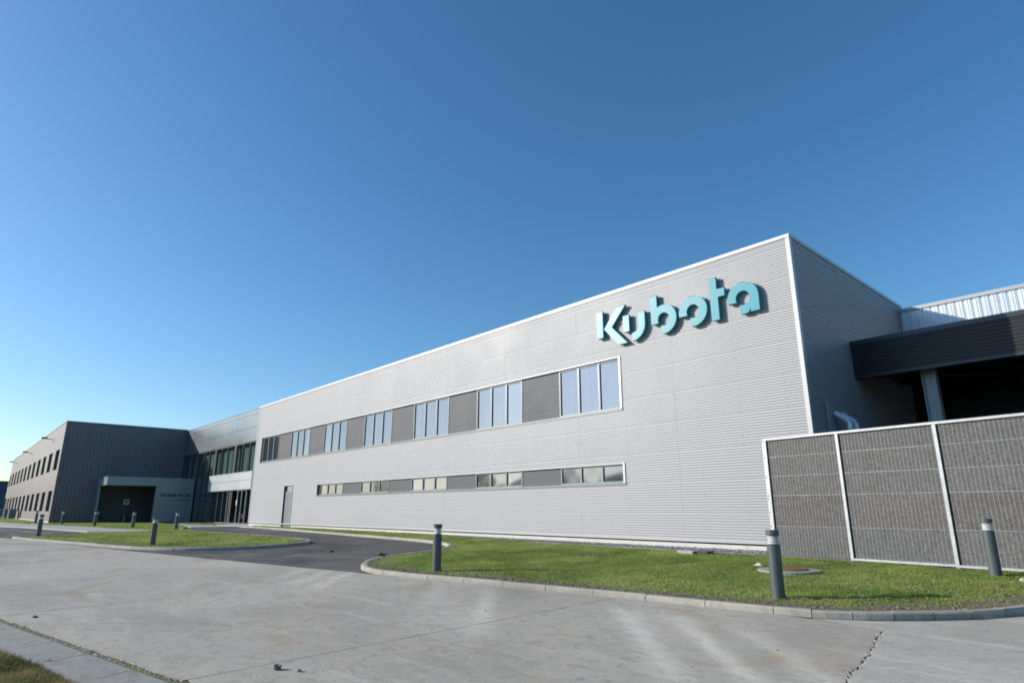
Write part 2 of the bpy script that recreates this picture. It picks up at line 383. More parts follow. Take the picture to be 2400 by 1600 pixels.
KERB_MAIN = smooth_path([(-38.25,-0.75),(-33.5,-0.95),(-26.22,-1.5),(-18.93,-2.0),(-15.3,-2.28),(-13.3,-2.6),(-11.9,-3.05),(-10.8,-3.8),(-10.0,-4.75),(-9.62,-5.7),(-9.4,-6.6),(-8.95,-7.5),(-8.3,-8.2),(-7.4,-8.75),(-6.6,-8.95),(-5.9,-8.97),(-4.53,-8.77),(-2.46,-8.37),(-0.3,-8.0),(1.6,-7.72),(2.6,-7.55),(3.1,-7.4),(3.5,-7.15),(4.0,-6.72),(4.5,-6.15),(4.85,-5.5),(5.1,-4.7),(5.25,-3.8),(5.3,-2.8),(5.3,-1.62)])
KERB_ISL = smooth_path([(-31.2,-14.02),(-29.2,-13.62),(-26.5,-12.98),(-23.4,-12.25),(-20.7,-11.65),(-19.3,-11.25),(-18.0,-10.6),(-17.0,-9.75),(-16.5,-8.8),(-16.35,-7.8),(-16.55,-6.8),(-17.15,-5.9),(-18.1,-5.3),(-19.5,-5.05),(-22,-5.12),(-26,-5.35),(-30,-5.55),(-34.7,-5.7),(-38,-4.95),(-40.6,-4.0)])
def offset_path(path, d):
    out = []
    for i, p in enumerate(path):
        a = Vector(path[max(i-1, 0)]); b = Vector(path[min(i+1, len(path)-1)]); t = (b - a).normalized(); out.append((p[0] - t.y * d, p[1] + t.x * d))
    return out

# ---- ground, asphalt, concrete
tag(sheet('ground', [(-900,-900),(900,-900),(900,700),(-900,700)], 'soil', -0.8, grid=30), kind='structure')
tag(sheet('driveway', [(-150,-60),(-5.7,-60),(-5.7,-8.2),(-8,-8.2),(-8.6,-0.6),(-8.6,0.1),(-150,0.1)], 'asphalt', 0.0, grid=2.0), kind='structure')
pav = thing('concrete_pavement', None, None, (0, -12, R(0, -12))); pav['kind'] = 'structure'
sheet('joint_filler', [(-32.5,-14.6),(-31.2,-14.0),(-6.02,-8.95),(-5.9,-8.8),(8,-6),(20,-1),(25,-20),(10,-40),(-30,-40)], 'dark', 0.003, pav, 2.0)
def jag(p, q, n, amp, seed):
    rr = random.Random(seed); out = []
    for i in range(n + 1):
        t = i / n; x = p[0] + (q[0]-p[0])*t; y = p[1] + (q[1]-p[1])*t; k = amp if 0 < i < n else 0
        out.append((x + rr.uniform(-k, k), y + rr.uniform(-k, k)))
    return out
def jC(x): return -14.57 + (x + 0.08) * (15.67 - 14.57) / 5.53     # weedy joint along the gutter
e = 0.009
jA = -5.93; jB = -0.10
slabs = []
tag(sheet('joint_soil', [(-7, jC(-7) + .03), (4, jC(4) + .03), (4, jC(4) - .07), (-7, jC(-7) - .07)], 'soil', 0.0055, pav, 1.0))
slabs.append(('old', [(-32.3,-14.5),(-31.2,-14.08),(-6.05,-9.06)] + jag((jA-e,-9.05),(jA-e,-15.72),16,0.006,1) + [(-32,-20.5)]))
slabs.append(('old', jag((jA+e,-15.68),(jA+e,-9.0),16,0.006,2) + [(-4.5,-8.82),(-2.46,-8.43),(-0.3,-8.06)] + jag((jB-e,-8.05),(jB-e,jC(jB)+0.02),16,0.006,3) + jag((jB-0.1,jC(jB-0.1)+0.02),(jA+e,jC(jA)+0.02),14,0.012,4)))
crack = [(4.45,-11.6),(4.40,-10.7),(4.37,-10.17),(4.31,-9.9),(4.27,-9.65),(4.24,-9.4),(4.17,-9.1),(4.10,-8.8),(4.05,-8.59),(3.96,-8.2),(3.90,-7.9),(3.86,-7.72)]
cr = []
rr = random.Random(5)
for i in range(len(crack)-1):
    for k in range(5):
        t = k/5; cr.append((crack[i][0]*(1-t)+crack[i+1][0]*t + rr.uniform(-.022,.022), crack[i][1]*(1-t)+crack[i+1][1]*t))
cr.append(crack[-1])
slabs.append(('old', jag((jB+e,-14.5),(jB+e,-8.03),16,0.006,6) + [(0.8,-7.86),(1.6,-7.76),(2.75,-7.63),(3.2,-7.67)] + [(x-0.02,y) for x,y in reversed(cr)] + [(4.5,-14.0),(2.0,-14.4)]))
slabs.append(('new', [(x+0.012,y) for x,y in cr] + [(4.5,-7.52),(5.3,-7.45),(7.5,-7.24),(14,-6.64),(14,-15),(9,-15),(4.55,-14)]))
slabs.append(('edge', [(2.9,-7.55),(3.15,-7.42),(3.55,-7.2),(4.05,-6.77),(4.55,-6.2),(4.9,-5.5),(5.15,-4.7),(5.3,-3.8),(5.35,-1.6),(14,-1.4),(14,-6.52),(7.5,-7.12),(5.3,-7.35),(4.52,-7.43),(4.46,-7.49),(3.95,-7.65),(3.86,-7.66)]))
gut_lines = [(-6.6,-6.3), (-3.25,-2.95), (-2.15,-1.95), (-0.98,-0.7), (1.3,1.5), (5.5, 5.5), (9,9)]
for (t0, b0), (t1, b1) in zip(gut_lines[:-1], gut_lines[1:]):
    top = jag((t1-0.006, jC(t1)-0.05), (t0+0.006, jC(t0)-0.05), 6, 0.01, int(t0*10)); bot = [(b0+0.006, jC(b0)-0.76), (b1-0.006, jC(b1)-0.76)]
    lft = jag((t0+0.006, jC(t0)-0.05), (b0+0.006, jC(b0)-0.76), 6, 0.012, 17)[1:-1]
    slabs.append(('gutter', [(t1-0.006, jC(t1)-0.05)] + top[1:-1] + [(t0+0.006, jC(t0)-0.05)] + lft + bot))
for k, (kind, poly) in enumerate(slabs):
    mt = {'old': 'concrete', 'new': 'newconcrete', 'edge': 'newconcrete', 'gutter': 'gutter'}[kind]
    o = sheet('concrete_slab', poly, mt, {'old': 0.016, 'new': 0.019, 'edge': 0.006, 'gutter': 0.004}[kind], pav, 1.0, thick=0.06)
    if kind == 'new': o['label'] = 'paler freshly cast slab beyond the ragged crack'
    if kind == 'gutter': o['label'] = 'darker damp gutter slab beside the weedy joint'

# ---- faint bay lines on the far car park
for k in range(4):
    d0 = 1.6 + 2.4 * k; a = Vector((-52, -13.6)); b = Vector((-35.5, -10.25)); t_ = (b - a).normalized(); nn = Vector((t_.y, -t_.x))
    p, q = a + nn * d0 + t_ * (.3 * k), b + nn * d0 - t_ * (.5 + .2 * k)
    tag(sheet('parking_line', [tuple(p), tuple(q), tuple(q + nn * .14), tuple(p + nn * .14)], 'path', 0.006, grid=2.0), kind='structure')

# ---- chalky smears rubbed into the old slabs
def smear(x, y, lx, ly, ang, seed):
    rr = random.Random(seed); pts = []
    for k in range(26):
        a = 2 * math.pi * k / 26; q = .55 + .75 * abs(mnoise.noise((math.cos(a) * 1.4 + seed, math.sin(a) * 1.4, seed))) + rr.uniform(-.12, .12)
        px_, py_ = math.cos(a) * lx * q, math.sin(a) * ly * q
        pts.append((x + px_ * math.cos(ang) - py_ * math.sin(ang), y + px_ * math.sin(ang) + py_ * math.cos(ang)))
    tag(sheet('chalk_smear', pts, 'chalk', .0185, grid=3), kind='structure')
smear(2.55, -11.95, .55, .16, .75, 2); smear(2.0, -12.25, .22, .10, .6, 3); smear(-8.3, -12.95, .10, .5, .1, 4); smear(-8.35, -13.9, .03, .9, .12, 5); smear(-9.6, -14.7, .5, .8, .3, 6); smear(-2.6, -12.4, .7, .25, .8, 7); smear(1.3, -13.0, .3, .05, .9, 8)

# ---- kerbs
def kerb(path, lab, inner=1, flush=()):
    k = thing('kerb', None, None, (path[0][0], path[0][1], R(*path[0]))); k['kind'] = 'structure'
    # cumulative length
    S = [0]
    for i in range(1, len(path)): S.append(S[-1] + (Vector(path[i]) - Vector(path[i-1])).length)
    def at(s):
        s = min(max(s, 0), S[-1] - 1e-6)
        i = max(j for j in range(len(S)) if S[j] <= s); i = min(i, len(path)-2)
        t = (s - S[i]) / max(1e-9, S[i+1]-S[i]); p = Vector(path[i]).lerp(Vector(path[i+1]), t)
        a = Vector(path[max(i-2,0)]); b = Vector(path[min(i+3, len(path)-1)]); d = (b - a).normalized()
        return p, d
    s = 0
    while s < S[-1] - 0.1:
        p, d = at(s); q, d2 = at(s + 1.0)
        turn = abs(d.angle_signed(d2)) if d.length and d2.length else 0
        L = 1.0 if turn < 0.16 else 0.5
        L = min(L, S[-1] - s)
        mb = MB(); n = 3; prof = [(0.0,-0.08),(0.004,0.078),(0.022,0.1),(0.13,0.1),(0.13,-0.08)]
        jit = random.uniform(-0.004, 0.004); jo = random.uniform(-0.004, 0.004)
        for i in range(n + 1):
            ss = s + 0.006 + (L - 0.012) * i / n; p, d = at(ss); nx, ny = -d.y * inner, d.x * inner
            for o, z in prof:
                x = p.x + nx * (o + jo); y = p.y + ny * (o + jo); mb.v.append((x, y, R(p.x, p.y) + z + (jit if z > 0 else 0)))
        m = len(prof)
        for i in range(n):
            for j in range(m):
                jj = (j + 1) % m; mb.f.append((i*m+j, i*m+jj, (i+1)*m+jj, (i+1)*m+j))
        mb.f.append(tuple(range(m))); mb.f.append(tuple(n*m + m - 1 - j for j in range(m)))
        mb.build('kerb_stone', 'kerb', k, recalc=True)
        s += L
    return k
kerb(KERB_MAIN, '', 1)
kerb(KERB_ISL, '', 1)
kerb([(-44.4,-1.0),(-43.0,-0.98),(-41.5,-0.92),(-40.0,-0.85)], '', 1)

# ---- lawns, paths
LAWN = offset_path(KERB_MAIN, 0.125)
lawn_main = [p for p in LAWN] + [(-0.9,-0.97),(-4.9,-1.05),(-8.5,-0.97),(-13.9,-0.5),(-17.0,-0.32),(-19,-0.02),(-38.2,-0.02)]
tag(sheet('lawn', lawn_main, 'soil', 0.088, grid=1.0, thick=0.12), kind='structure')
ISL = offset_path(KERB_ISL, 0.125)
isl_poly = ISL + [(-44,-3.6),(-52,-2.9),(-60.2,-2.3),(-60.3,-11.0),(-56.9,-11.1),(-52.4,-10.6),(-46.7,-9.5),(-40.4,-8.7),(-35,-7.4),(-33.3,-7.8),(-32.8,-9.7),(-31.7,-11.5),(-31.0,-13.0)]
tag(sheet('lawn', isl_poly, 'soil', 0.088, grid=1.5, thick=0.12), kind='structure')
far_poly = [(-61,-10.0),(-61,-11.7),(-75,-13.2),(-140,-16.5),(-140,-10.0)]
tag(sheet('lawn', far_poly, 'soil', 0.088, grid=2.0, thick=0.12), kind='structure')
strip_poly = [(-55.5,-0.05),(-55.5,-1.45),(-49,-1.9),(-44.5,-1.0),(-44.6,-0.05)]
tag(sheet('lawn', strip_poly, 'soil', 0.088, grid=1.5, thick=0.12), kind='structure')
tag(sheet('path', [(-35.1,-7.48),(-33.4,-7.85),(-33.3,-8.6),(-36.3,-10.35),(-42.4,-11.65),(-51.1,-13.4),(-60,-15),(-80,-17),(-80,-13.9),(-61,-11.75),(-56.9,-11.2),(-52.4,-10.7),(-46.7,-9.6),(-40.4,-8.8)], 'path', 0.098, grid=2, thick=0.12), kind='structure')
tag(sheet('path', [(-60.4,-1.5),(-55.4,-1.5),(-49,-1.95),(-44.5,-1.05),(-40.2,-0.9),(-40.4,-3.9),(-44,-3.52),(-52,-2.82),(-60.3,-2.2)], 'path', 0.05, grid=2, thick=0.1), kind='structure')
tag(sheet('doorstep_path', [(-44.5,-1.0),(-44.6,0.08),(-38.3,0.08),(-38.3,-0.75)], 'path', 0.092, grid=1, thick=0.1), kind='structure')
tag(sheet('gravel_strip', [(-19,-0.02),(-17,-0.3),(-13.9,-0.46),(-8.5,-0.62),(-4.9,-0.66),(-0.9,-0.62),(-0.9,-0.02)], 'gravel', 0.092, grid=1, thick=0.08), kind='structure')
tag(sheet('edging_strip', [(-13.9,-0.47),(-13.9,-0.52),(-8.5,-0.98),(-4.9,-1.06),(-0.9,-0.98),(-0.9,-0.63),(-4.9,-0.67),(-8.5,-0.63)], 'path', 0.094, grid=1, thick=0.08), kind='structure')
tag(sheet('yard', [(-0.9,-0.9),(5.3,-1.5),(40,-3),(40,9.3),(-0.9,9.3)], 'asphalt', 0.05, grid=2), kind='structure')

# hills on the far side of the valley, behind the photographer (mirrored in the panes)
mb = MB(); n = 180
for i in range(n + 1):
    a = math.radians(165 + 210 * i / n); rad = 1400
    dg = 165 + 210 * i / n; t_ = min(1, max(0, (dg - 217) / 8)); t_ = t_ * t_ * (3 - 2 * t_)
    h = 22 + (62 + 9 * math.sin(dg * 0.35) + 5 * math.sin(dg * 0.9 + 1)) * t_ + 4 * math.sin(dg * 0.6)
    for k, (dr, hh) in enumerate(((-500, -6), (-120, h * 0.55), (0, h), (300, h * 0.9))):
        mb.v.append((math.cos(a) * (rad + dr), math.sin(a) * (rad + dr), hh))
for i in range(n):
    for k in range(3): mb.f.append((i*4+k, (i+1)*4+k, (i+1)*4+k+1, i*4+k+1))
mb.smooth = True
tag(mb.build('hills', 'hill', origin=(0, 0, 0), recalc=True), kind='structure')

# ------------------------------------------------------------------ silver building
HZ = 7.548 + ZO; ROW = 0.912; ROW0 = 4.479 + ZO
SHEET_W = 4.1
DRIP = -0.865 + ZO
def profile(z0, z1, d=0.021):
    """trapezoidal sheet, list of (z, depth) between z0 and z1; depth 0 = crest, d = groove"""
    P = 0.076; pts = []
    k0 = math.floor((z0 - ROW0) / P) - 1; k1 = math.ceil((z1 - ROW0) / P) + 1
    for k in range(k0, k1):
        b = ROW0 + k * P; joint = (k % 12 == 0)
        g = 0.009 if joint else 0.0
        pts += [(b, d), (b + 0.006 + g, d), (b + 0.022 + g, 0.0), (b + 0.066, 0.0), (b + 0.0759, d)]
    out = []
    def val(z):
        for (a, da), (c, dc) in zip(pts[:-1], pts[1:]):
            if a <= z <= c: return da + (dc - da) * (z - a) / max(1e-9, c - a)
        return 0.0
    out.append((z0, val(z0))); out += [p for p in pts if z0 + 1e-4 < p[0] < z1 - 1e-4]; out.append((z1, val(z1)))
    return out
def sheet_mesh(rects, axis='x', base=0.0, sign=-1, skew=0.0, lip=0.0):
    """rects (u0,u1,z0,z1); crest at base, grooves recessed against the outward direction"""
    mb = MB()
    for (u0, u1, z0, z1) in rects:
        pr = profile(z0, z1); n = len(mb.v)
        for z, d in pr:
            off = base + sign * (-d + lip)
            for u in (u0, u1):
                mb.v.append((u, off, z) if axis == 'x' else (off - skew * u, u, z))
        for i in range(len(pr) - 1):
            a = n + 2 * i
            mb.f.append((a, a+1, a+3, a+2) if axis == 'x' else (a, a+1, a+3, a+2))
    return mb
def subtract(rects, hole):
    out = []
    for (a, b, c, d) in rects:
        x0, x1, z0, z1 = hole
        if x1 <= a or x0 >= b or z1 <= c or z0 >= d: out.append((a, b, c, d)); continue
        if z0 > c: out.append((a, b, c, z0))
        if z1 < d: out.append((a, b, z1, d))
        if x0 > a: out.append((a, x0, max(c, z0), min(d, z1)))
        if x1 < b: out.append((x1, b, max(c, z0), min(d, z1)))
    return out
UB = (-39.60, -6.19, 3.29 + ZO, 5.11 + ZO)       # upper window band
LB = (-29.62, -6.19, 0.84 + ZO, 1.495 + ZO)      # lower window band
DR = (-34.62, -33.28, -1.06 + ZO, 1.55 + ZO)     # side door
silver = thing('silver_building', 'long silver corrugated metal office block with two ribbons of windows', 'building', (-20, 0, G(-20, 0)))
body = MB().prism([(-40.68, 0.16), (-0.06, 0.16), (-0.28, 9.6), (-0.28, 30), (-40.68, 30)], 0.15, HZ - 0.15)
body.build('wall', 'dark', silver, recalc=True)
rows = []
z = ROW0 - 6 * ROW
zr = [DRIP] + [ROW0 + k * ROW for k in range(-5, 4)] + [HZ - 0.08]
for i in range(len(zr) - 1):
    xs = [-40.64] + [-SHEET_W * k for k in range(9, 0, -1)] + [-0.055]
    for x0, x1 in zip(xs[:-1], xs[1:]):
        rects = [(x0 + 0.0015, x1 - 0.0015, zr[i], zr[i+1])]
        for h in (UB, LB, DR): rects = subtract(rects, h)
        lp = random.uniform(-.0015, .0015)
        for rc in rects: sheet_mesh([rc], lip=lp).build('cladding_sheet', 'silver', silver)
SK = 0.0223
for i in range(len(zr) - 1):
    for y0, y1 in ((0.06, 3.2), (3.2, 6.4), (6.4, 9.6)):
        sheet_mesh([(y0 + .0015, y1 - .0015, zr[i], zr[i+1])], 'y', 0.0, 1, SK, random.uniform(-.0015, .0015)).build('cladding_sheet', 'silver', silver)
# screws
mb = MB()
for x in np.arange(-40.2, -0.2, 1.366):
    k = 0
    for zz in np.arange(DRIP + 0.1, HZ - 0.3, 0.076 * 3):
        zc = ROW0 + round((zz - ROW0) / 0.076) * 0.076 + 0.042
        if UB[0]-.05 < x < UB[1]+.05 and UB[2]-.05 < zc < UB[3]+.05: continue
        if LB[0]-.05 < x < LB[1]+.05 and LB[2]-.05 < zc < LB[3]+.05: continue
        if DR[0]-.05 < x < DR[1]+.05 and zc < DR[3]+.05: continue
        mb.box(x-.008, x+.008, -.006, .0, zc-.008, zc+.008)
mb.build('screw', 'frame', silver)['kind'] = 'stuff'
# coping, corner trims, drip
cx_ = [-40.74, -34, -28, -22, -16, -10.3, -5.5, 0.035]
for a, b in zip(cx_[:-1], cx_[1:]):
    MB().box(a + .002, b - .002, -0.035, 0.35, HZ - 0.105, HZ).build('coping', 'trim', silver, bevel=0.004)
def skp(x, y): return (x - SK * y, y)
for a, b in ((0.352, 5.0), (5.004, 9.6)):
    MB().prism([skp(0.035, a), skp(0.035, b), skp(-0.3, b), skp(-0.3, a)], HZ - 0.105, HZ - 0.001).build('coping', 'trim', silver, recalc=True)
MB().box(-0.092, 0.024, -0.024, 0.13, DRIP - 0.01, HZ - 0.107).build('corner_trim', 'trim', silver, bevel=0.004)
MB().box(-40.73, -40.62, -0.016, 0.14, DRIP - 0.01, HZ - 0.107).build('corner_trim', 'trim', silver, bevel=0.003)
MB().box(-40.6, -0.14, -0.012, 0.10, DRIP - 0.012, DRIP + 0.05).build('drip_flashing', 'silver', silver)
xs = [-40.66] + [-0.22 - 1.935 * k for k in range(20, -1, -1)]
xs = [x for x in xs if x > -40.7] + [-0.02]
for a, b in zip(xs[:-1], xs[1:]):
    if b - a < 0.05: continue
    if a < DR[0] < b or a < DR[1] < b:
        for c, d in ((a, min(b, DR[0])), (max(a, DR[1]), b)):
            if d - c > .05: MB().box(c + .005, d - .005, 0.03, 0.158, 0.18, DRIP - 0.06).build('plinth_panel', 'plinth', silver)
        continue
    MB().box(a + .005, b - .005, 0.03 + random.uniform(-.003,.003), 0.158, 0.18, DRIP - 0.06).build('plinth_panel', 'plinth', silver)
MB().box(-40.6, -0.1, 0.06, 0.158, DRIP - 0.06, DRIP - 0.012).build('shadow_gap', 'dark', silver)
# bands : reveal liners, flanges, louvres, windows
def band(B, wins, lower):
    x0, x1, z0, z1 = B
    D = 0.135
    l = MB(); l.box(x0, x1, -0.006, D, z1 - 0.012, z1 + 0.022); l.box(x0 - 0.03, x0, -0.008, D, z0 - 0.012, z1 + 0.022)
    l.build('reveal', 'trim', silver)
    MB().box(x1 - 0.075, x1 + 0.004, -0.024, D, z0 + 0.012, z1 + 0.03).build('end_flange', 'trim', silver)
    MB().box(x0 - 0.02, x1 + 0.012, -0.03, D, z0 - 0.03, z0 + 0.035).build('sill', 'frame', silver)
    MB().box(x0, x1, D + .002, 0.159, z0, z1).build('backing', 'dark', silver)
    prev = x0 if wins[0][0] - x0 > 0.2 else None
    edges = []
    for k, (a, b) in enumerate(wins):
        if k: edges.append((wins[k-1][1], a))
    for a, b in edges:
        sheet_mesh([(a + .002, b - .002, z0 + 0.036, z1 - 0.013)], base=0.085).build('louvre_panel', 'louvre', silver)
    for (a, b) in wins:
        f = MB(); fw = 0.062 if not lower else 0.055; y0, y1 = 0.07, 0.134
        zb, zt = z0 + 0.036, z1 - 0.0125
        if lower: zb += 0.005
        f.box(a, b, y0, y1, zb, zb + fw); f.box(a, b, y0, y1, zt - fw, zt)
        f.box(a, a + fw, y0, y1, zb + fw, zt - fw); f.box(b - fw, b, y0, y1, zb + fw, zt - fw)
        w = (b - a) / 3
        for k in (1, 2): f.box(a + w * k - 0.045, a + w * k + 0.045, y0, y1, zb + fw, zt - fw)
        fr = f.build('window', 'frame', silver)
        for k in range(3):
            px0 = a + fw if k == 0 else a + w * k + 0.045; px1 = b - fw if k == 2 else a + w * (k+1) - 0.045
            pane(px0, px1, zb + fw, zt - fw, 0.115, fr, 'mirror', 0.0016 if lower else 0.0026)
def pane(x0, x1, z0, z1, y, parent, mat, bow=0.002, n=6):
    """slightly bowed and tilted insulating-glass pane facing -y, with real thickness"""
    mb = MB(); mb.smooth = True; rr = random.Random(int(x0 * 1000) + int(z0 * 100))
    sgn = rr.choice((-1, 1)) * rr.uniform(0.5, 1.0); tx = rr.uniform(-1, 1) * .0012; tz = rr.uniform(-1, 1) * .0012
    for j in range(n + 1):
        for i in range(n + 1):
            u = i / n; v = j / n
            yy = y - sgn * bow * 16 * u*(1-u)*v*(1-v) + tx * (u-.5) * (x1-x0) + tz * (v-.5) * (z1-z0)
            mb.v.append((x0 + (x1-x0)*u, yy, z0 + (z1-z0)*v))
    for j in range(n):
        for i in range(n):
            a = j*(n+1)+i; mb.f.append((a, a+1, a+n+2, a+n+1))
    k = len(mb.v); mb.v += [(x0, y+.018, z0), (x1, y+.018, z0), (x1, y+.018, z1), (x0, y+.018, z1)]; mb.f.append((k, k+3, k+2, k+1))
    return mb.build('pane', mat, parent)
UW = [(-9.21 - 5.03*k, -6.27 - 5.03*k - (0 if k else 0)) for k in range(6, -1, -1)]
UW = [(a, b + (0.0 if i < 6 else 0.0)) for i, (a, b) in enumerate(UW)]
LW = [(-9.21 - 5.03*k, -6.27 - 5.03*k) for k in range(4, -1, -1)]
band(UB, UW, False); band(LB, LW, True)
# side door
d = MB(); x0, x1, z0, z1 = DR
z0 = G(-34, 0) + 0.02
d.box(x0 - .05, x0, -.012, .15, z0, z1 + .05); d.box(x1, x1 + .05, -.03, .15, z0, z1 + .05); d.box(x0, x1, -.012, .15, z1, z1 + .05)
d.build('door_surround', 'trim', silver)
MB().box(x0, x0 + .02, -.01, .149, z0, z1).box(x0 + .02, x1, .145, .159, z0, z1).build('door_reveal', 'darkframe', silver)
dd = MB(); dd.box(x0 + .03, x1 - .005, .08, .125, z0 + .02, z1 - .43)
door = dd.build('door', 'frame', silver)
MB().tube([(x0 + .12, .075, z0 + 1.05), (x0 + .12, .03, z0 + 1.05), (x0 + .26, .03, z0 + 1.05)], .012).build('handle', 'darkframe', door)
fr = MB().box(x0 + .03, x1 - .005, .08, .13, z1 - .43, z1 - .36).box(x0 + .03, x1 - .005, .08, .13, z1 - .04, z1).box(x0 + .03, x0 + .09, .08, .13, z1 - .36, z1 - .04).build('window', 'frame', silver)
pane(x0 + .09, x1 - .005, z1 - .36, z1 - .04, .11, fr, 'mirror')
MB().box(x0 - .1, x1 + .1, -.25, .05, z0 - .15, z0 + .01).build('threshold', 'frame', silver)

# ------------------------------------------------------------------ turquoise sign
def arc(cx, cz, rx, rz, a0, a1, n=20):
    return [(cx + rx * math.cos(math.radians(a0 + (a1-a0)*k/n)), cz + rz * math.sin(math.radians(a0 + (a1-a0)*k/n))) for k in range(n + 1)]
def ring_pts(cx, cz, ro, ri, zcut, xcut):
    ao = math.degrees(math.asin((zcut - cz) / ro)); ao = 180 - ao
    bo = -math.degrees(math.acos((xcut - cx) / ro)); bi = -math.degrees(math.acos((xcut - cx) / ri))
    ai = 180 - math.degrees(math.asin((zcut - cz) / ri))
    return ao, bo, bi, ai
RO, RI = 0.49, 0.215
LET = {}
LET['K'] = [[(-7.05,5.87),(-6.76,5.87),(-6.76,6.84),(-7.05,6.84)], [(-6.72,6.165),(-6.10,5.485),(-5.70,5.485),(-6.365,6.165),(-5.74,6.84),(-6.12,6.84)]]
LET['u'] = [[(-5.87,5.87),(-5.605,5.87),(-5.605,6.45),(-5.87,6.45)],
            [(-5.215,6.45)] + arc(-5.50, 6.0, 0.285, 0.225, 0, -90, 12) + arc(-5.50, 6.0, 0.55, 0.51, -90, 0, 16) + [(-4.95,6.45)]]
cxb, cz = -4.215, 5.975
ao, bo, bi, ai = ring_pts(cxb, cz, RO, RI, 5.87, cxb - 0.10)
th = math.degrees(math.acos((-4.44 - cxb) / RO))
LET['b'] = [[(-4.70,5.87),(-4.70,6.84),(-4.44,6.84)] + arc(cxb, cz, RO, RO, th, bo, 30) + arc(cxb, cz, RI, RI, bi, ai - 0, 24)]
cxo = -3.13
ao, bo, bi, ai = ring_pts(cxo, cz, 0.505, RI, 5.87, cxo - 0.10)
LET['o'] = [arc(cxo, cz, 0.505, RO, ao, bo, 36) + arc(cxo, cz, RI, RI, bi, ai, 24)]
LET['t'] = [[(-2.50,5.50),(-2.235,5.50),(-2.235,6.205),(-2.01,6.205),(-2.01,6.465),(-2.26,6.465),(-2.26,6.85),(-2.51,6.85)]]
cxa = -1.455
ao, bo, bi, ai = ring_pts(cxa, cz, 0.49, RI, 5.87, cxa - 0.11)
LET['a'] = [arc(cxa, cz, 0.49, RO, ao, 0, 24) + [(-0.965,5.51),(-1.245,5.51),(-1.25,5.60)] + arc(cxa, cz, 0.49, RO, -66, bo, 6)[1:] + arc(cxa, cz, RI, RI, bi, ai, 24)]
def extrude_poly(pts, y0, y1):
    """outline in xz with a front cap at y0 and a back cap at y1"""
    bm = bmesh.new()
    a = [bm.verts.new((x, y0, z)) for x, z in pts]; b = [bm.verts.new((x, y1, z)) for x, z in pts]
    bm.faces.new(a); bm.faces.new(b[::-1]); n = len(pts)
    for i in range(n): j = (i+1) % n; bm.faces.new((a[i], b[i], b[j], a[j]))
    bmesh.ops.recalc_face_normals(bm, faces=bm.faces)
    return bm
def letter_object(name, pts, y0, y1, mats, parent, xf=None):
    bm = extrude_poly(pts, y0, y1)
    for f in bm.faces: f.material_index = 0 if (len(f.verts) > 4 or abs(f.normal.y) > .9) else 1
    bmesh.ops.triangulate(bm, faces=[f for f in bm.faces if len(f.verts) > 4])
    if xf: bm.transform(xf)
    o0 = wloc(parent)
    for v in bm.verts: v.co -= o0
    me = bpy.data.meshes.new(name); bm.to_mesh(me); bm.free()
    for m_ in mats: me.materials.append(M[m_])
    o = bpy.data.objects.new(name, me); COL.objects.link(o); o.parent = parent
    return o
sign = thing('letter_sign', 'large turquoise raised lettering mounted high on the silver wall', 'sign', (-4, -0.02, 5.5 + ZO))
for ch, polys in LET.items():
    for p in polys:
        q = [(x, z_ + ZO) for x, z_ in p]
        o = letter_object('letter', q, -0.165, -0.045, ('teal', 'teal'), sign)
        md = o.modifiers.new('bevel', 'BEVEL'); md.width = 0.006; md.segments = 1; md.limit_method = 'ANGLE'
        xm = sum(a for a, b in q) / len(q); zm = sum(b for a, b in q) / len(q)
br = MB()
for x in (-6.9,-6.45,-6.0,-5.74,-5.1,-4.57,-3.85,-3.4,-2.75,-2.38,-1.7,-1.1):
    for zz in (5.95, 6.3): br.box(x-.015, x+.015, -.05, .0, zz+ZO-.015, zz+ZO+.015)
br.build('bracket', 'zinc', sign)

# ------------------------------------------------------------------ glazed link building
link = thing('glazed_building', 'blue grey panelled link block with green curtained glazing', 'building', (-50, 0.1, G(-50, 0)))
LX0, LX1, YL = -60.5, -40.74, 0.1
BAY = [-60.5, -55.89, -50.83, -45.79, -40.74]
lb = MB(); lb.box(LX0, LX1, 6.0, 6.2, 0.1, 8.8); lb.box(LX0, LX1, 0.35, 6.2, 5.1+ZO+.02, 7.4+ZO); lb.box(LX0, LX1, 0.28, 6.0, 1.55+ZO, 2.78+ZO)
lb.box(LX0, LX1, 0.2, 6.0, 0.1, 0.3); lb.box(LX0-.3, LX0, 0.1, 6.2, .1, 8.9); lb.box(LX1-.02, LX1+.05, .2, 6.2, .1, 8.8)
lb.build('wall', 'farwall', link)
for x0, x1 in zip(BAY[:-1], BAY[1:]):
    for z0, z1 in ((5.1, 6.16), (6.16, 7.14), (7.14, 7.5)):
        MB().box(x0 + .012, x1 - .012, YL + random.uniform(0, .003), YL + .08, z0 + ZO + .008, z1 + ZO - .008).build('facade_panel', 'cassette', link, bevel=0.004)
MB().box(LX0, LX1, YL + .09, YL + .2, 5.1 + ZO, 7.5 + ZO).build('joint_backing', 'darkframe', link)
MB().box(LX0, LX1, YL - .02, .6, 7.5 + ZO, 7.57 + ZO).build('coping', 'cassette', link)
# spandrel
for x0, x1 in ((-51.0, -45.87), (-45.85, -40.76)):
    for z0, z1 in ((1.56, 2.165), (2.185, 2.75)):
        MB().box(x0, x1 - .005, -0.06, .1, z0 + ZO, z1 + ZO).build('spandrel_panel', 'spandrel', link, bevel=.004)
MB().box(-51.02, -40.76, -0.075, .1, 2.755 + ZO, 2.80 + ZO).build('spandrel_cap', 'spandrel', link)
MB().box(-51.0, -40.76, -0.05, .1, 1.50 + ZO, 1.555 + ZO).build('spandrel_trim', 'spandrel', link)
MB().box(-50.98, -40.76, -0.03, .2, 2.165 + ZO, 2.185 + ZO).build('shadow_gap', 'dark', link)
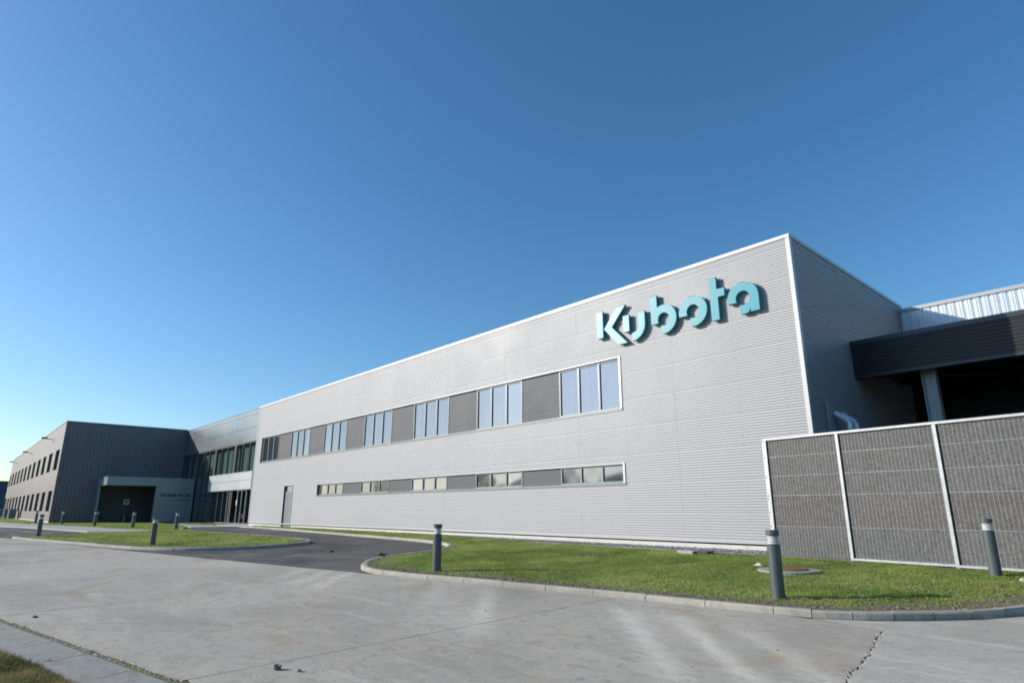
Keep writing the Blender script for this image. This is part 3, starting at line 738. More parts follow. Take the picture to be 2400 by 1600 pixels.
# upper glazing
posts = [-45.55, -50.58, -55.62]
mull = [-42.31, -43.88, -47.47, -48.95, -52.34, -53.91, -57.3, -58.9]
zb, zt = 2.80 + ZO, 5.1 + ZO
for p in posts:
    MB().box(p - .24, p - .07, .12, .3, zb, zt).build('mullion', 'darkframe', link)
    MB().box(p - .07, p + .09, .10, .3, zb, zt).build('post', 'bronze', link)
    MB().box(p + .09, p + .20, .13, .3, zb, zt).build('mullion', 'darkframe', link)
for p in mull: MB().box(p - .04, p + .04, .118, .25, zb, zt).build('mullion', 'darkframe', link)
MB().box(LX0, LX1, .108, .26, zt - .11, zt).build('head_frame', 'darkframe', link)
MB().box(-51, LX1, .108, .26, zb, zb + .05).build('sill_frame', 'frame', link)
ed = sorted([LX0 + .02, LX1 - .02] + [x for p in posts for x in (p - .24, p + .20)] + [x for p in mull for x in (p - .04, p + .04)])
for a, b in zip(ed[0::2], ed[1::2]): pane(a, b, zb + .05, zt - .11, .135, link, 'clear', .002)
# curtains hung behind the upper glazing
cw = MB(); 
x = -60.3
while x < -40.9:
    wv = random.choice((1.0, 1.3, 1.5)); cu = MB(); n = int(wv / .06)
    for i in range(n + 1):
        xx = x + wv * i / n; yy = .55 + .05 * math.sin(i * 1.9 + x) ; cu.v += [(xx, yy, zb - .1), (xx, yy, zt + .1)]
    for i in range(n): cu.f.append((2*i, 2*i+2, 2*i+3, 2*i+1))
    cu.smooth = True; cu.build('curtain', 'curtain', link); x += wv + random.choice((0.0, 0.05, 0.3))
# ground floor glazing
zb, zt = -0.98 + ZO, 1.50 + ZO
for p in (-50.75, -45.6):
    MB().box(p - .28, p - .06, .12, .35, zb, zt).build('mullion', 'darkframe', link); MB().box(p - .06, p + .06, .10, .3, zb, zt).build('post', 'bronze', link)
    MB().box(p + .06, p + .30, .13, .35, zb, zt).build('mullion', 'darkframe', link)
gm = [-48.83, -47.46]
for p in gm: MB().box(p - .045, p + .045, .118, .25, zb, zt).build('mullion', 'darkframe', link)
MB().box(-46.26, -46.17, .09, .25, zb, zt).build('mullion', 'frame', link)
ed = [-50.45, -48.875, -48.785, -47.505, -47.415, -46.26, -46.17, -45.88, -45.30, -43.85]
for a, b in zip(ed[0::2], ed[1::2]): pane(a, b, zb + .05, zt - .06, .135, link, 'clear', .002)
MB().box(-51, LX1, .108, .26, zt - .06, zt).build('head_frame', 'darkframe', link); MB().box(-51, LX1, .06, .3, zb - .08, zb + .05).build('sill_frame', 'frame', link)
# full-height glazing between spandrel and porch
for p in (-53.71, -52.36): MB().box(p - .06, p + .06, .105, .25, zb, 2.8 + ZO).build('mullion', 'darkframe', link)
MB().box(-51.12, -50.98, .105, .3, zb, 2.8 + ZO).build('mullion', 'darkframe', link)
MB().box(-55.6, -51.1, .10, .26, 2.74 + ZO, 2.86 + ZO).build('transom', 'darkframe', link)
for a, b in ((-55.6, -53.77), (-53.65, -52.42), (-52.30, -51.12)): pane(a, b, zb + .05, 2.74 + ZO, .135, link, 'greenglass', .0015)
# double door
dz = 1.42 + ZO
dl = MB()
for a in (-43.80, -42.90, -41.95): dl.box(a - .055, a + .055, .06, .16, zb, dz)
dl.box(-43.855, -41.895, .06, .16, dz, dz + .07)
dfr = dl.build('door', 'frame', link)
for a, b in ((-43.745, -42.955), (-42.845, -42.005)): pane(a, b, zb + .08, dz, .11, dfr, 'clear', .001)
MB().tube([(-42.97, .02, .9+ZO-.98), (-42.97, .02, 1.25+ZO-.98)], .018).build('handle', 'darkframe', dfr)
MB().box(-43.93, -43.80, .055, .06, .35 + ZO, .78 + ZO).build('notice', 'white', dfr)
pane(-41.88, -40.8, zb + .05, dz, .17, link, 'clear', .001)
# armchairs in the lobby
def armchair(x, y):
    t = thing('armchair', None, 'armchair', (x, y, .3), 'red armchairs in the glazed lobby')
    MB().box(x-.35, x+.35, y-.35, y+.35, .36, .74).build('seat', 'red', t, bevel=.04)
    MB().box(x-.35, x+.35, y+.2, y+.38, .74, 1.12).build('backrest', 'red', t, bevel=.04)
    for sx in (-.3, .3):
        for sy in (-.3, .3): MB().box(x+sx-.02, x+sx+.02, y+sy-.02, y+sy+.02, .3, .36).build('leg', 'darkframe', t)
    return t
armchair(-43.4, 1.7)['label'] = 'red armchair behind the left leaf of the double glass door'
armchair(-41.6, 1.5)['label'] = 'red armchair behind the glass beside the silver block'
armchair(-47.6, 1.6)['label'] = 'red armchair behind the narrow ground floor panes'
for x, y, lab in ((-42.5, 1.0, 'small pink topped table just inside the double door'), (-48.1, 1.0, 'small pink topped table behind the narrow ground floor panes')):
    t = thing('side_table', lab, 'table', (x, y, .3), 'pink tables in the glazed lobby')
    MB().lathe([(.001, .80), (.35, .80), (.35, .84), (.001, .84)], x, y, 20).build('tabletop', 'pink', t); MB().lathe([(.2, .30), (.2, .32), (.03, .34), (.03, .8)], x, y, 12).build('leg', 'darkframe', t)

# ------------------------------------------------------------------ dark ribbed building
dark = thing('dark_building', 'anthracite ribbed metal block with two rows of narrow dark windows', 'building', (-90, -9.79, G(-60, -9.8)))
XD, YD, DT = -60.5, -9.79, 7.66 + ZO
DX0 = -120.4
MB().prism([(DX0, YD + .35), (XD - .1, YD + .35), (XD - .1, 20), (DX0, 20)], .2, DT - .1).build('wall', 'dark', dark, recalc=True)
n = 33; pw = (0.1 - YD) / n
proto = None
def plank(x, y0, y1, z0, z1):
    m_ = MB(); a = y0 + .012; b = y1 - .012
    pts = [(x - .05, a - .010), (x - .022, a - .010), (x, a + .03), (x, b - .03), (x - .022, b + .010), (x - .05, b + .010)]
    m_.prism(pts, z0, z1); return m_
for k in range(n):
    y0 = YD + k * pw
    if proto is None:
        proto = plank(XD, y0, y0 + pw, -.95 + ZO, DT - .12).build('cladding_plank', 'anthracite', dark, origin=(XD, y0, -.95 + ZO), recalc=True)
    else:
        c = proto.copy(); COL.objects.link(c); c.location = Vector((XD, y0, -.95 + ZO)) - wloc(dark)
MB().box(XD - .1, XD - .05, YD + .05, .1, .3, DT - .1).build('backing', 'dark', dark)
MB().box(XD - .35, XD + .03, YD - .03, .1, DT - .12, DT).build('coping', 'anthracite', dark)
MB().box(DX0, XD - .352, YD - .03, YD + .35, DT - .10, DT).build('coping', 'anthracite', dark)
MB().box(XD - .10, XD + .012, YD - .014, YD + .10, -.95 + ZO, DT - .122).build('corner_trim', 'anthracite', dark)
MB().box(XD - .3, XD - .02, YD + .02, .1, .2, -.95 + ZO).build('plinth', 'dark', dark)
# long window wall : horizontal strips and piers, one panel per bay between the windows
ups, lows = (3.49 + ZO, 5.27 + ZO), (-.09 + ZO, 1.66 + ZO)
wx = [(-64.62 - 5.06 * k, -61.87 - 5.06 * k) for k in range(12)]
base = -.93 + ZO
mbw = MB()
for z0, z1 in ((DT - .1 - 1.19, DT - .1),): pass
segs = [(DX0, wx[-1][0])] + [(wx[k+1][1], wx[k][0]) for k in range(11)][::-1] + [(wx[0][1], XD - .1)]
for k in range(12):
    a = wx[k][0]; b = wx[k-1][0] if k else XD - .10
    MB().box(a + .004, b - .004, YD, YD + .06, ups[1], DT - .1).build('wall_panel', 'anthracite', dark)
    MB().box(a + .004, b - .004, YD, YD + .06, lows[1], ups[0]).build('wall_panel', 'anthracite', dark)
    MB().box(a + .004 if k != 5 else wx[5][1] - .9, b - .004, YD, YD + .06, base, lows[0]).build('wall_panel', 'anthracite', dark)
    MB().box(wx[k][1], b - .004, YD, YD + .06, ups[0], ups[1]).build('pier', 'anthracite', dark)
    MB().box(wx[k][1], b - .004, YD, YD + .06, lows[0], lows[1]).build('pier', 'anthracite', dark)
    for z0, z1 in (ups, lows):
        if k == 5 and z0 == lows[0]:
            dz_ = MB().box(wx[k][0] + 1.0, wx[k][1], YD + .25, YD + .3, base, z1 - .0).build('door', 'darkframe', dark); 
            MB().box(wx[k][0] + .3, wx[k][0] + .34, YD + .2, YD + .24, base+1, base + 1.15).build('handle', 'zinc', dz_)
            continue
        f = MB(); a_, b_ = wx[k]
        f.box(a_, b_, YD + .24, YD + .30, z0, z0 + .07); f.box(a_, b_, YD + .24, YD + .30, z1 - .07, z1); f.box(a_, a_ + .07, YD + .24, YD + .30, z0 + .07, z1 - .07)
        f.box(b_ - .07, b_, YD + .24, YD + .30, z0 + .07, z1 - .07); f.box((a_+b_)/2 - .04, (a_+b_)/2 + .04, YD + .24, YD + .30, z0 + .07, z1 - .07)
        fr = f.build('window', 'darkframe', dark)
        pane(a_ + .07, (a_+b_)/2 - .04, z0 + .07, z1 - .07, YD + .27, fr, 'darkglass', .002, 2); pane((a_+b_)/2 + .04, b_ - .07, z0 + .07, z1 - .07, YD + .27, fr, 'darkglass', .002, 2)
        rv = MB(); rv.box(a_, a_ + .015, YD + .061, YD + .24, z0, z1); rv.box(a_, b_, YD - .02, YD + .24, z0 - .03, z0); rv.build('reveal', 'anthracite', fr)
MB().box(DX0, wx[-1][0] + .004, YD, YD + .06, base, DT - .1).build('wall_panel', 'anthracite', dark)
for k in range(24):
    MB().box(XD - 2.5*(k+1) + .02, XD - 2.5*k - .02, YD + .02, YD + .3, .25, base).build('plinth_panel', 'plinth', dark)
# floodlights on arms
LPOS = [('lamp nearest the corner of the dark wall', -68.9), ('middle lamp of the three along the dark wall', -89.1), ('farthest lamp along the dark wall', -110.5)]
for lab, x in LPOS:
    t = thing('wall_lamp', 'small dark floodlight on a short arm, ' + lab, 'lamp', (x, YD, 6.68 + ZO), 'floodlights high on the dark wall')
    MB().tube([(x, YD, 6.66 + ZO), (x, YD - .55, 6.74 + ZO)], .03).build('arm', 'darkframe', t)
    MB().box(x - .3, x + .3, YD - .95, YD - .5, 6.72 + ZO, 6.84 + ZO).build('lamp_head', 'darkframe', t, bevel=.02)
# condensers along the base
for i, (x, lab) in enumerate(((-92.3, 'rounded pale condenser unit nearest the row of bollards'), (-100.5, 'rounded pale condenser unit between two others by the dark wall'), (-110.5, 'rounded pale condenser unit at the far end of the dark wall'))):
    zz = G(x, -10.4) + .1
    t = thing('condenser_unit', lab, 'condenser', (x, -10.4, zz), 'condenser units along the dark building')
    pts = [(-.9, 0), (.9, 0), (.9, .85)] + [(.9 - .25 + .25*math.cos(math.radians(a)), .85 + .25*math.sin(math.radians(a))) for a in (30, 60, 90)] + [(-.9 + .25 + .25*math.cos(math.radians(a)), .85 + .25*math.sin(math.radians(a))) for a in (90, 120, 150)] + [(-.9, .85)]
    o = letter_object('casing', [(x + a, zz + b) for a, b in pts], -10.75, -10.05, ('cassette', 'cassette'), t)
    MB().lathe([(.001, 0), (.36, 0), (.36, .03), (.3, .035), (.001, .035)], 0, 0, 16)
    g = MB()
    for q in range(6): g.box(x - .35, x + .35, -10.772, -10.752, zz + .2 + q*.12, zz + .24 + q*.12)
    g.build('grille', 'frame', t)

# ------------------------------------------------------------------ entrance porch
XP = -55.64; PY0 = -6.76; PZ0, PZ1 = 2.05 + ZO, 2.76 + ZO
porch = thing('entrance_porch', 'blue grey entrance porch with deep flat canopy and lettered panel wall', 'porch', (-58, -3.3, G(-58, -3)))
MB().box(XD + .02, XP, PY0, 0.06, PZ0, PZ1 - .05).build('canopy', 'porch', porch)
MB().box(XD + .02, XP + .03, PY0 - .03, 0.07, PZ1 - .05, PZ1).build('coping', 'porch', porch)
MB().box(XD + .02, XD + 1.2, PY0 + .02, PY0 + .16, .3, PZ0).build('side_wall', 'porch', porch)
MB().box(XD + .02, XD + .12, PY0 + .16, 0.06, .3, PZ0).build('back_wall', 'farwall', porch)
zz = [-1.0, -.36, .255, .85, 1.43, 2.05]
for a, b in zip(zz[:-1], zz[1:]):
    MB().box(XP - .06, XP, -3.02, 0.06, a + ZO + .008, b + ZO - .008).build('panel', 'porch', porch)
MB().box(XP - .5, XP - .062, -3.0, 0.06, .3, PZ0).build('core_wall', 'farwall', porch)
# notice, bin
t = thing('notice_board', 'small square pale notice with a dark emblem on the porch back wall', 'notice', (XD + .13, -4.26, .48 + ZO))
MB().box(XD + .122, XD + .15, -4.48, -4.05, .48 + ZO, .94 + ZO).build('board', 'white', t); MB().box(XD + .151, XD + .156, -4.35, -4.18, .6 + ZO, .82 + ZO).build('emblem', 'farwall', t)
t = thing('litter_bin', 'blue grey cylindrical bin standing in the dark porch', 'bin', (XD + .5, -4.3, .4))
MB().lathe([(.17, .35), (.18, .38), (.18, .95), (.15, .98), (.001, .98)], XD + .5, -4.3, 18).build('bin_body', 'cassette', t); MB().lathe([(.185, .88), (.185, .91)], XD + .5, -4.3, 18).build('bin_rim', 'frame', t)
# lettering
def text_mesh(body_, size, mat, name, parent, y_start, zbase, width, x):
    cu = bpy.data.curves.new(name, 'FONT'); cu.body = body_; cu.size = size; cu.extrude = .012; cu.offset = .007
    tmp = bpy.data.objects.new('tmp_text', cu); COL.objects.link(tmp)
    dg = bpy.context.evaluated_depsgraph_get(); me = bpy.data.meshes.new_from_object(tmp.evaluated_get(dg))
    bpy.data.objects.remove(tmp)
    xs_ = [v.co.x for v in me.vertices]; k = width / (max(xs_) - min(xs_)); x0 = min(xs_)
    for v in me.vertices:
        a, b, c = v.co; v.co = (x + c - wloc(parent).x, y_start + (a - x0) * k - wloc(parent).y, zbase + b * k - wloc(parent).z)
    me.materials.clear(); me.materials.append(M[mat]); me.name = name
    o = bpy.data.objects.new(name, me); COL.objects.link(o); o.parent = parent; return o
slog = thing('slogan', 'dark raised slogan with a small teal wordmark on the porch panels', 'sign', (XP + .01, -1.4, 1.2 + ZO))
text_mesh('For Earth, For Life', .25, 'textblack', 'slogan_text', slog, -2.57, 1.17 + ZO, 2.4, XP + .014)
wm = thing('wordmark', None, None); wm.parent = slog; wm.location = (0, 0, 0)
for ch, polys in LET.items():
    for p in polys:
        q = [((-7.05 - x), z_) for x, z_ in p]
        s = 0.17
        pts = [(-1.2 + (x + 7.05) * s, .76 + ZO + (z_ - 5.49) * s) for x, z_ in p]
        letter_object('letter', pts, -.012, 0.0, ('textteal', 'textteal'), wm, Matrix(((0, -1, 0, XP), (1, 0, 0, 0), (0, 0, 1, 0), (0, 0, 0, 1))))

# ------------------------------------------------------------------ canopy bay and rear hall on the right
hall = thing('rear_hall', 'pale galvanised ribbed upper wall of the hall rising behind the dark canopy', 'building', (4, 9.28, .3))
HB = 9.28
k = 0; x = -0.2
while x < 40:
    m_ = MB(); pr = [(0, .03), (.022, .03), (.03, 0.0), (.085, 0.0), (.098, -.012), (.135, -.012), (.148, 0), (.165, 0), (.178, -.012), (.21, -.012), (.225, .0), (.238, .0), (.246, .03), (.252, .03)]
    for a, d_ in pr: m_.v += [(x + a, HB + d_, 4.55 + ZO), (x + a, HB + d_, 7.22 + ZO)]
    for i in range(len(pr) - 1): m_.f.append((2*i, 2*i+2, 2*i+3, 2*i+1))
    if k == 0:
        pm = m_.build('ribbed_sheet', 'galvsheet', hall, origin=(x, HB, 4.55 + ZO))
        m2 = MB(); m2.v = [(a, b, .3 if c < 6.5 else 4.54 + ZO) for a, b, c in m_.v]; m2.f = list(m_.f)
        pm2 = m2.build('ribbed_sheet', 'fascia', hall, origin=(x, HB, .3)); pm2['label'] = 'ribbed hall sheet under the canopy, coloured dark for the shade there'  # same hall wall carried down, the canopy's shade put into its colour
    else:
        c = pm.copy(); COL.objects.link(c); c.location = Vector((x, HB, 4.55 + ZO)) - wloc(hall)
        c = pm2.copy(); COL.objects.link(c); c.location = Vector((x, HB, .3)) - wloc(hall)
    x += .252; k += 1
MB().box(-.25, 40, HB - .05, HB + .4, 7.2 + ZO, 7.33 + ZO).build('coping', 'trim', hall)
MB().box(-.3, 40, HB + .05, 25, .3, 7.2 + ZO).build('wall', 'dark', hall)
can = thing('canopy_bay', 'dark horizontally ribbed canopy on a galvanised steel column', 'canopy', (5, 4, .3))
FY = 3.635; FZ0, FZ1 = 3.9 + ZO, 5.05 + ZO
m_ = MB(); zz = FZ0 + .05; n0 = 0; pr = []
while zz < FZ1 - .14:
    pr += [(zz, .0), (zz + .065, 0.0), (zz + .075, .014), (zz + .09, .014), (zz + .1, 0.0)]; zz += .1
for z_, d_ in pr: m_.v += [(.12, FY + d_, z_), (40, FY + d_, z_)]
for i in range(len(pr) - 1): m_.f.append((2*i, 2*i+1, 2*i+3, 2*i+2))
m_.build('fascia_sheet', 'fascia', can)
MB().box(-.07, 40, FY + .03, FY + .3, FZ0, FZ1 - .02).build('fascia_core', 'dark', can)
MB().box(-.07, 40, FY - .03, FY + .35, FZ1 - .14, FZ1).build('fascia_cap', 'fasciacap', can)
MB().box(-.07, .12, FY - .015, FY + .03, FZ0, FZ1 - .14).build('end_trim', 'fascia', can)
MB().box(-.07, 40, FY - .012, FY + .33, FZ0 - .02, FZ0 + .045).build('bottom_trim', 'fasciacap', can)
MB().box(-.1, 40, FY + .3, HB - .05, 4.3 + ZO, 4.5 + ZO).build('roof_deck', 'fascia', can)
for x in (1.75, 5.4, 9.0, 14, 20, 26, 32): MB().box(x - .09, x + .09, FY + .35, HB - .06, 3.95 + ZO, 4.29 + ZO).build('beam', 'fascia', can)
for y in (5.4, 7.2): MB().box(0, 40, y - .06, y + .06, 4.12 + ZO, 4.295 + ZO).build('purlin', 'fascia', can)
for x in (1.70, 5.4, 9.0):
    c = MB(); y = 4.3
    c.box(x - .175, x - .15, y - .14, y + .14, .25, 3.95 + ZO).box(x + .15, x + .175, y - .14, y + .14, .25, 3.95 + ZO).box(x - .15, x + .15, y - .01, y + .01, .25, 3.95 + ZO)
    c.build('column', 'zinc', can)
MB().tube([(1.9, 4.5, 3.8 + ZO), (5.2, 8.6, 3.95 + ZO)], .04).build('brace', 'fascia', can)
# pipes against the side wall
t = thing('insulated_pipe', 'nearer bright clad pipe elbow rising behind the fence top', 'pipe', (.3, 1.2, .3), 'clad pipes behind the fence')
def clad_pipe(t, y, h):
    x = .42
    MB().tube([(x, y, .3), (x, y, h - .36)], .085, 12).build('pipe', 'galvsheet', t); MB().tube([(x, y, h - .345), (x, y, h - .16)], .088, 12).build('pipe', 'galvsheet', t)
    MB().tube([(x, y, h - .155), (x - .3, y - .12, h + .10)], .085, 12).build('elbow', 'galvsheet', t)
clad_pipe(t, 1.35, 2.47 + ZO)
t = thing('insulated_pipe', 'farther bright clad pipe elbow rising behind the fence top', 'pipe', (.3, 1.7, .3), 'clad pipes behind the fence'); clad_pipe(t, 1.78, 2.47 + ZO)
t = thing('cable_riser', 'thin grey conduits climbing the shaded side wall', 'conduit', (.05, 1.0, .3))
for q, y in enumerate((.92, 1.0, 1.08, 1.2, 1.28)): MB().tube([(.06, y, .3), (.06, y, 2.9 + ZO - .03*q)], .014, 6).build('conduit', 'zinc', t)

# ------------------------------------------------------------------ acoustic fence
FA = Vector((-0.86, -0.93)); FD = (Vector((4.2, -1.46)) - FA).normalized(); FN = Vector((FD.y, -FD.x))
FTOP = 1.785 + ZO
fence = thing('acoustic_fence', 'tall galvanised fence filled with dark wood wool panels', 'fence', (2, -1.2, .3))
def fpt(u, off=0): p = FA + FD * u + FN * off; return (p.x, p.y)
def fbox(u0, u1, o0, o1, z0, z1, mb=None):
    mb = mb or MB(); return mb.prism([fpt(u0, o0), fpt(u1, o0), fpt(u1, o1), fpt(u0, o1)], z0, z1)
posts_u = [0.03, 1.90, 3.96, 6.02, 8.1, 10.2, 12.3, 14.5, 16.6, 18.7, 20.8]
zrows = [FTOP - .05, 1.315 + ZO, .83 + ZO, .355 + ZO, -.375 + ZO, None]
for k, u in enumerate(posts_u):
    g = G(*fpt(u)) - .1
    fbox(u - .033, u + .033, .035, .05, g, FTOP - .055).build('post', 'zinc', fence, recalc=True)
    fbox(u - .01, u + .01, -.05, .034, g, FTOP - .055).build('post_web', 'zinc', fence, recalc=True)
fbox(-.02, 20.8, -.02, .06, FTOP - .05, FTOP).build('top_rail', 'zinc', fence, recalc=True)
fbox(-.09, -.025, -.09, -.02, G(*fpt(0)) - .1, FTOP - .06).build('end_angle', 'zinc', fence, recalc=True)
for z_ in (1.72, 1.30, .82, .36, .28, -.04, -.38): 
    p = fpt(-.05, .0); MB().tube([(p[0], p[1] + .02, z_ + ZO), (p[0], p[1] - .05, z_ + ZO)], .022, 8).build('clamp', 'zinc', fence)
for k in range(len(posts_u) - 1):
    u0, u1 = posts_u[k] + .03, posts_u[k+1] - .03
    gb = (G(*fpt(u0)) + G(*fpt(u1))) / 2
    bot = gb + .06 + (-.10 if k == 0 else 0)
    zr_ = [*zrows[:-1], bot]
    for row_, (a, b) in enumerate(zip(zr_[:-1], zr_[1:])):
        ip = fbox(u0 - .02, u1 + .02, -.05 + random.uniform(-.006, .006), .0 + random.uniform(-.004, .004), b + .004, a - .004).build('infill_panel', 'woodwool', fence, recalc=True)
        ip.color = ((.080, .087, .103, 1), (.095, .099, .112, 1), (.090, .095, .110, 1), (.072, .063, .054, 1), (.105, .112, .130, 1))[row_]
    mb = MB(); u = u0 + .05
    while u < u1:
        fbox(u - .0028, u + .0028, .0045, .0075, bot, FTOP - .05, mb); u += .08
    for z_ in zr_[1:-1]: fbox(u0, u1, .0076, .011, z_ - .004, z_ + .004, mb)
    z_ = bot + .02
    while z_ < FTOP - .06:
        fbox(u0, u1, .0042, .006, z_ - .0013, z_ + .0013, mb); z_ += .022
    w = mb.build('wire_mesh', 'wire', fence, recalc=True); w['kind'] = 'stuff'
    if k >= 1: 
        g0 = gb + .0
        fbox(u0 - .03, u1 + .03, -.02, .06, g0 + .02, g0 + .065).build('bottom_rail', 'zinc', fence, recalc=True)

# ------------------------------------------------------------------ bollards
B1 = thing('bollard_light', 'dark bollard light standing on the grass tip beside the driveway curve', 'bollard light', (-4.97, -8.22, G(-4.97, -8.22) - .01), 'dark bollard lights along the lawns')
def local(mb, name, mat, parent, smooth=True):
    mb.smooth = smooth; o = mb.build(name, mat, None, origin=(0, 0, 0)); o.parent = parent; o.location = (0, 0, 0)
    md = o.modifiers.new('edge', 'EDGE_SPLIT'); md.split_angle = math.radians(35); return o
RB = .098
local(MB().lathe([(RB, -.12), (RB, .775), (RB - .006, .782), (.001, .782)], seg=32), 'post', 'bollard', B1)
local(MB().lathe([(.001, .92), (RB - .002, .92), (RB, .922), (RB, .994), (RB - .008, 1.0), (.001, 1.0)], seg=32), 'cap', 'bollard', B1)
local(MB().lathe([(RB - .004, .784), (RB - .004, .918)], seg=32), 'lens', 'acrylic', B1)
ring = None
for k in range(4):
    z_ = .786 + .033 * k
    if ring is None:
        ring = local(MB().lathe([(.06, z_), (.088, z_ + .006), (.090, z_ + .010), (.074, z_ + .026), (.05, z_ + .033)], seg=28), 'reflector_ring', 'reflector', B1)
    else:
        c = ring.copy(); COL.objects.link(c); c.parent = B1; c.location = (0, 0, .033 * k)
local(MB().lathe([(.03, .78), (.03, .93)], seg=12), 'lamp_core', 'reflector', B1)
BL = [(2.12,-6.86,'largest dark bollard light, at the lawn edge in front of the fence corner'),(3.85,-2.2,'dark bollard light on a worn patch close to the wood wool fence'),
      (-19.83,-10.62,'dark bollard light on bare soil at the near kerb of the oval island'),(-35.1,-6.1,'dark bollard light at the back of the island in front of the lettered porch panels'),
      (-40.26,-7.37,'dark bollard light in front of the porch notice'),(-44.9,-8.77,'nearer bollard light of the close pair in front of the porch left edge'),
      (-58.9,-6.5,'farther bollard light of the close pair beside the porch left edge'),(-52.68,-9.73,'dark bollard light in front of the ribbed anthracite wall'),
      (-30.5,-13.1,'dark bollard light at the pointed left end of the island kerb'),(-59.7,-10.75,'small bollard light at the foot of the dark building corner'),
      (-27.0,-15.0,'dark bollard light beyond the left edge of the yard')]
for x, y, lab in BL:
    gz = G(x, y) - .01
    if x == -27.0: gz = R(x, y) - .01
    o = copy_tree(B1, None, (x, y, gz)); o['label'] = lab; o.rotation_euler = (random.uniform(-.008, .008), random.uniform(-.008, .008), random.uniform(0, 6))

# ------------------------------------------------------------------ manhole, drain, debris
mx_, my_ = .80, -3.72; mg = G(mx_, my_)
t = thing('manhole', 'rusty ribbed manhole cover in a concrete ring behind the largest bollard', 'manhole', (mx_, my_, mg))
MB().lathe([(.36, mg + .0), (.36, mg + .04), (.58, mg + .038), (.60, mg + .02), (.60, mg - .1)], mx_, my_, 40).build('concrete_ring', 'gutter', t)
MB().lathe([(.001, mg + .055), (.345, mg + .055), (.35, mg + .045), (.35, mg + .0)], mx_, my_, 40).build('cover', 'rust', t)
rb = MB()
for k in range(-6, 7):
    h = math.sqrt(max(0, .33**2 - (k*.05)**2)); rb.box(mx_ - h, mx_ + h, my_ + k*.05 - .013, my_ + k*.05 + .013, mg + .053, mg + .066)
rb.build('rib', 'rust', t)
t = thing('drain_box', 'low concrete drain box with a dark frame at the gravel edge', 'drain', (-2.9, -1.5, G(-2.9, -1.5)))
g = G(-2.9, -1.5); MB().box(-3.2, -2.72, -1.72, -1.3, g - .05, g + .07).build('block', 'path', t, bevel=.02); MB().box(-2.70, -2.36, -1.6, -1.3, g - .05, g + .075).build('frame', 'darkframe', t)
def rock(r, seed, squash=.7):
    bm = bmesh.new(); bmesh.ops.create_icosphere(bm, subdivisions=2, radius=r)
    off = Vector((seed * 3.1, seed * 1.7, seed))
    for v in bm.verts:
        k = 1 + .9 * mnoise.noise(v.co / r * 1.1 + off) + .45 * mnoise.noise(v.co / r * 3.5 + off); v.co *= k; v.co.z *= squash
    me = bpy.data.meshes.new('rock'); bm.to_mesh(me); bm.free(); return me
def rock_obj(name, x, y, z, r, seed, mat, label, cat, group=None, squash=.7):
    me = rock(r, seed, squash); me.materials.append(M[mat]); o = bpy.data.objects.new(name, me); COL.objects.link(o); o.location = (x, y, z + r * squash * .6); return tag(o, label, cat, group)
rock_obj('soil_clod', .18, -13.73, R(.18, -13.73) + .010, .042, 1, 'clod', 'largest crumbly brown soil clod on the concrete beside the joint', 'soil clod', 'soil clods dropped on the paving', .9)
rock_obj('soil_clod', .42, -13.6, R(.42, -13.6) + .016, .022, 2, 'clod', 'small soil crumb right beside the largest clod', 'soil clod', 'soil clods dropped on the paving')
rock_obj('soil_clod', -5.36, -15.28, R(-5.36, -15.28) + .016, .03, 3, 'clod', 'soil clod at the far left end of the weedy joint', 'soil clod', 'soil clods dropped on the paving')
rock_obj('soil_clod', -12.86, -6.93, R(-12.86, -6.93), .10, 4, 'clod', 'soil clod on the open asphalt of the driveway bend', 'soil clod', 'soil clods dropped on the paving', .4)
rock_obj('soil_clod', -10.3, -6.5, R(-10.3, -6.5), .10, 5, 'clod', 'soil clod on the asphalt against the kerb nose', 'soil clod', 'soil clods dropped on the paving', .5)
rock_obj('stone', -.05, -3.35, G(-.05, -3.35), .10, 6, 'stone', 'pale stone in the grass left of the manhole', 'stone', None, .5)
rock_obj('stone', 4.35, -2.75, G(4.35, -2.75), .05, 7, 'stone', 'small white stone beside the bollard near the fence', 'stone', None, .7)

def scatter_mesh(name, mat, pts, rmin, rmax, zf, seed):
    """many small irregular chips joined as one piece of stuff"""
    rr = np.random.default_rng(seed); V = []; F = []
    base_v = np.array([(1,0,0),(-1,0,0),(0,1,0),(0,-1,0),(0,0,.8),(0,0,-.8)]); base_f = [(0,2,4),(2,1,4),(1,3,4),(3,0,4),(2,0,5),(1,2,5),(3,1,5),(0,3,5)]
    for i, (x, y) in enumerate(pts):
        r = rmin + (rmax - rmin) * rr.random() ** 2.5; a = rr.random() * 6.28; c, s = math.cos(a), math.sin(a)
        v = base_v * (.6 + .8 * rr.random((6, 3))) * r; v = v @ np.array([[c, s, 0], [-s, c, 0], [0, 0, .7]])
        V += [tuple(q) for q in v + (x, y, zf(x, y) + r * .2)]; F += [tuple(k + 6*i for k in f) for f in base_f]
    mb = MB(); mb.v = V; mb.f = F; o = mb.build(name, mat, origin=(0, 0, 0)); o['kind'] = 'stuff'; return o
pts = []
P = offset_path(KERB_MAIN, .2)
for x, y in P:
    if x > -11:
        for _ in range(10 if y < -6 else 3): pts.append((x + random.gauss(0, .12), y + abs(random.gauss(0, .14)) if y < -5.5 else y + random.gauss(0, .1)))
for x, y in offset_path(KERB_ISL, .2):
    for _ in range(3): pts.append((x + random.gauss(0, .12), y + random.gauss(0, .06)))
for _ in range(260): pts.append((random.uniform(3.0, 5.2), random.uniform(-6.9, -4)))
from_inside = []
def inside(poly, x, y):
    c = False; j = len(poly) - 1
    for i in range(len(poly)):
        if ((poly[i][1] > y) != (poly[j][1] > y)) and (x < (poly[j][0]-poly[i][0])*(y-poly[i][1])/(poly[j][1]-poly[i][1]+1e-12)+poly[i][0]): c = not c
        j = i
    return c
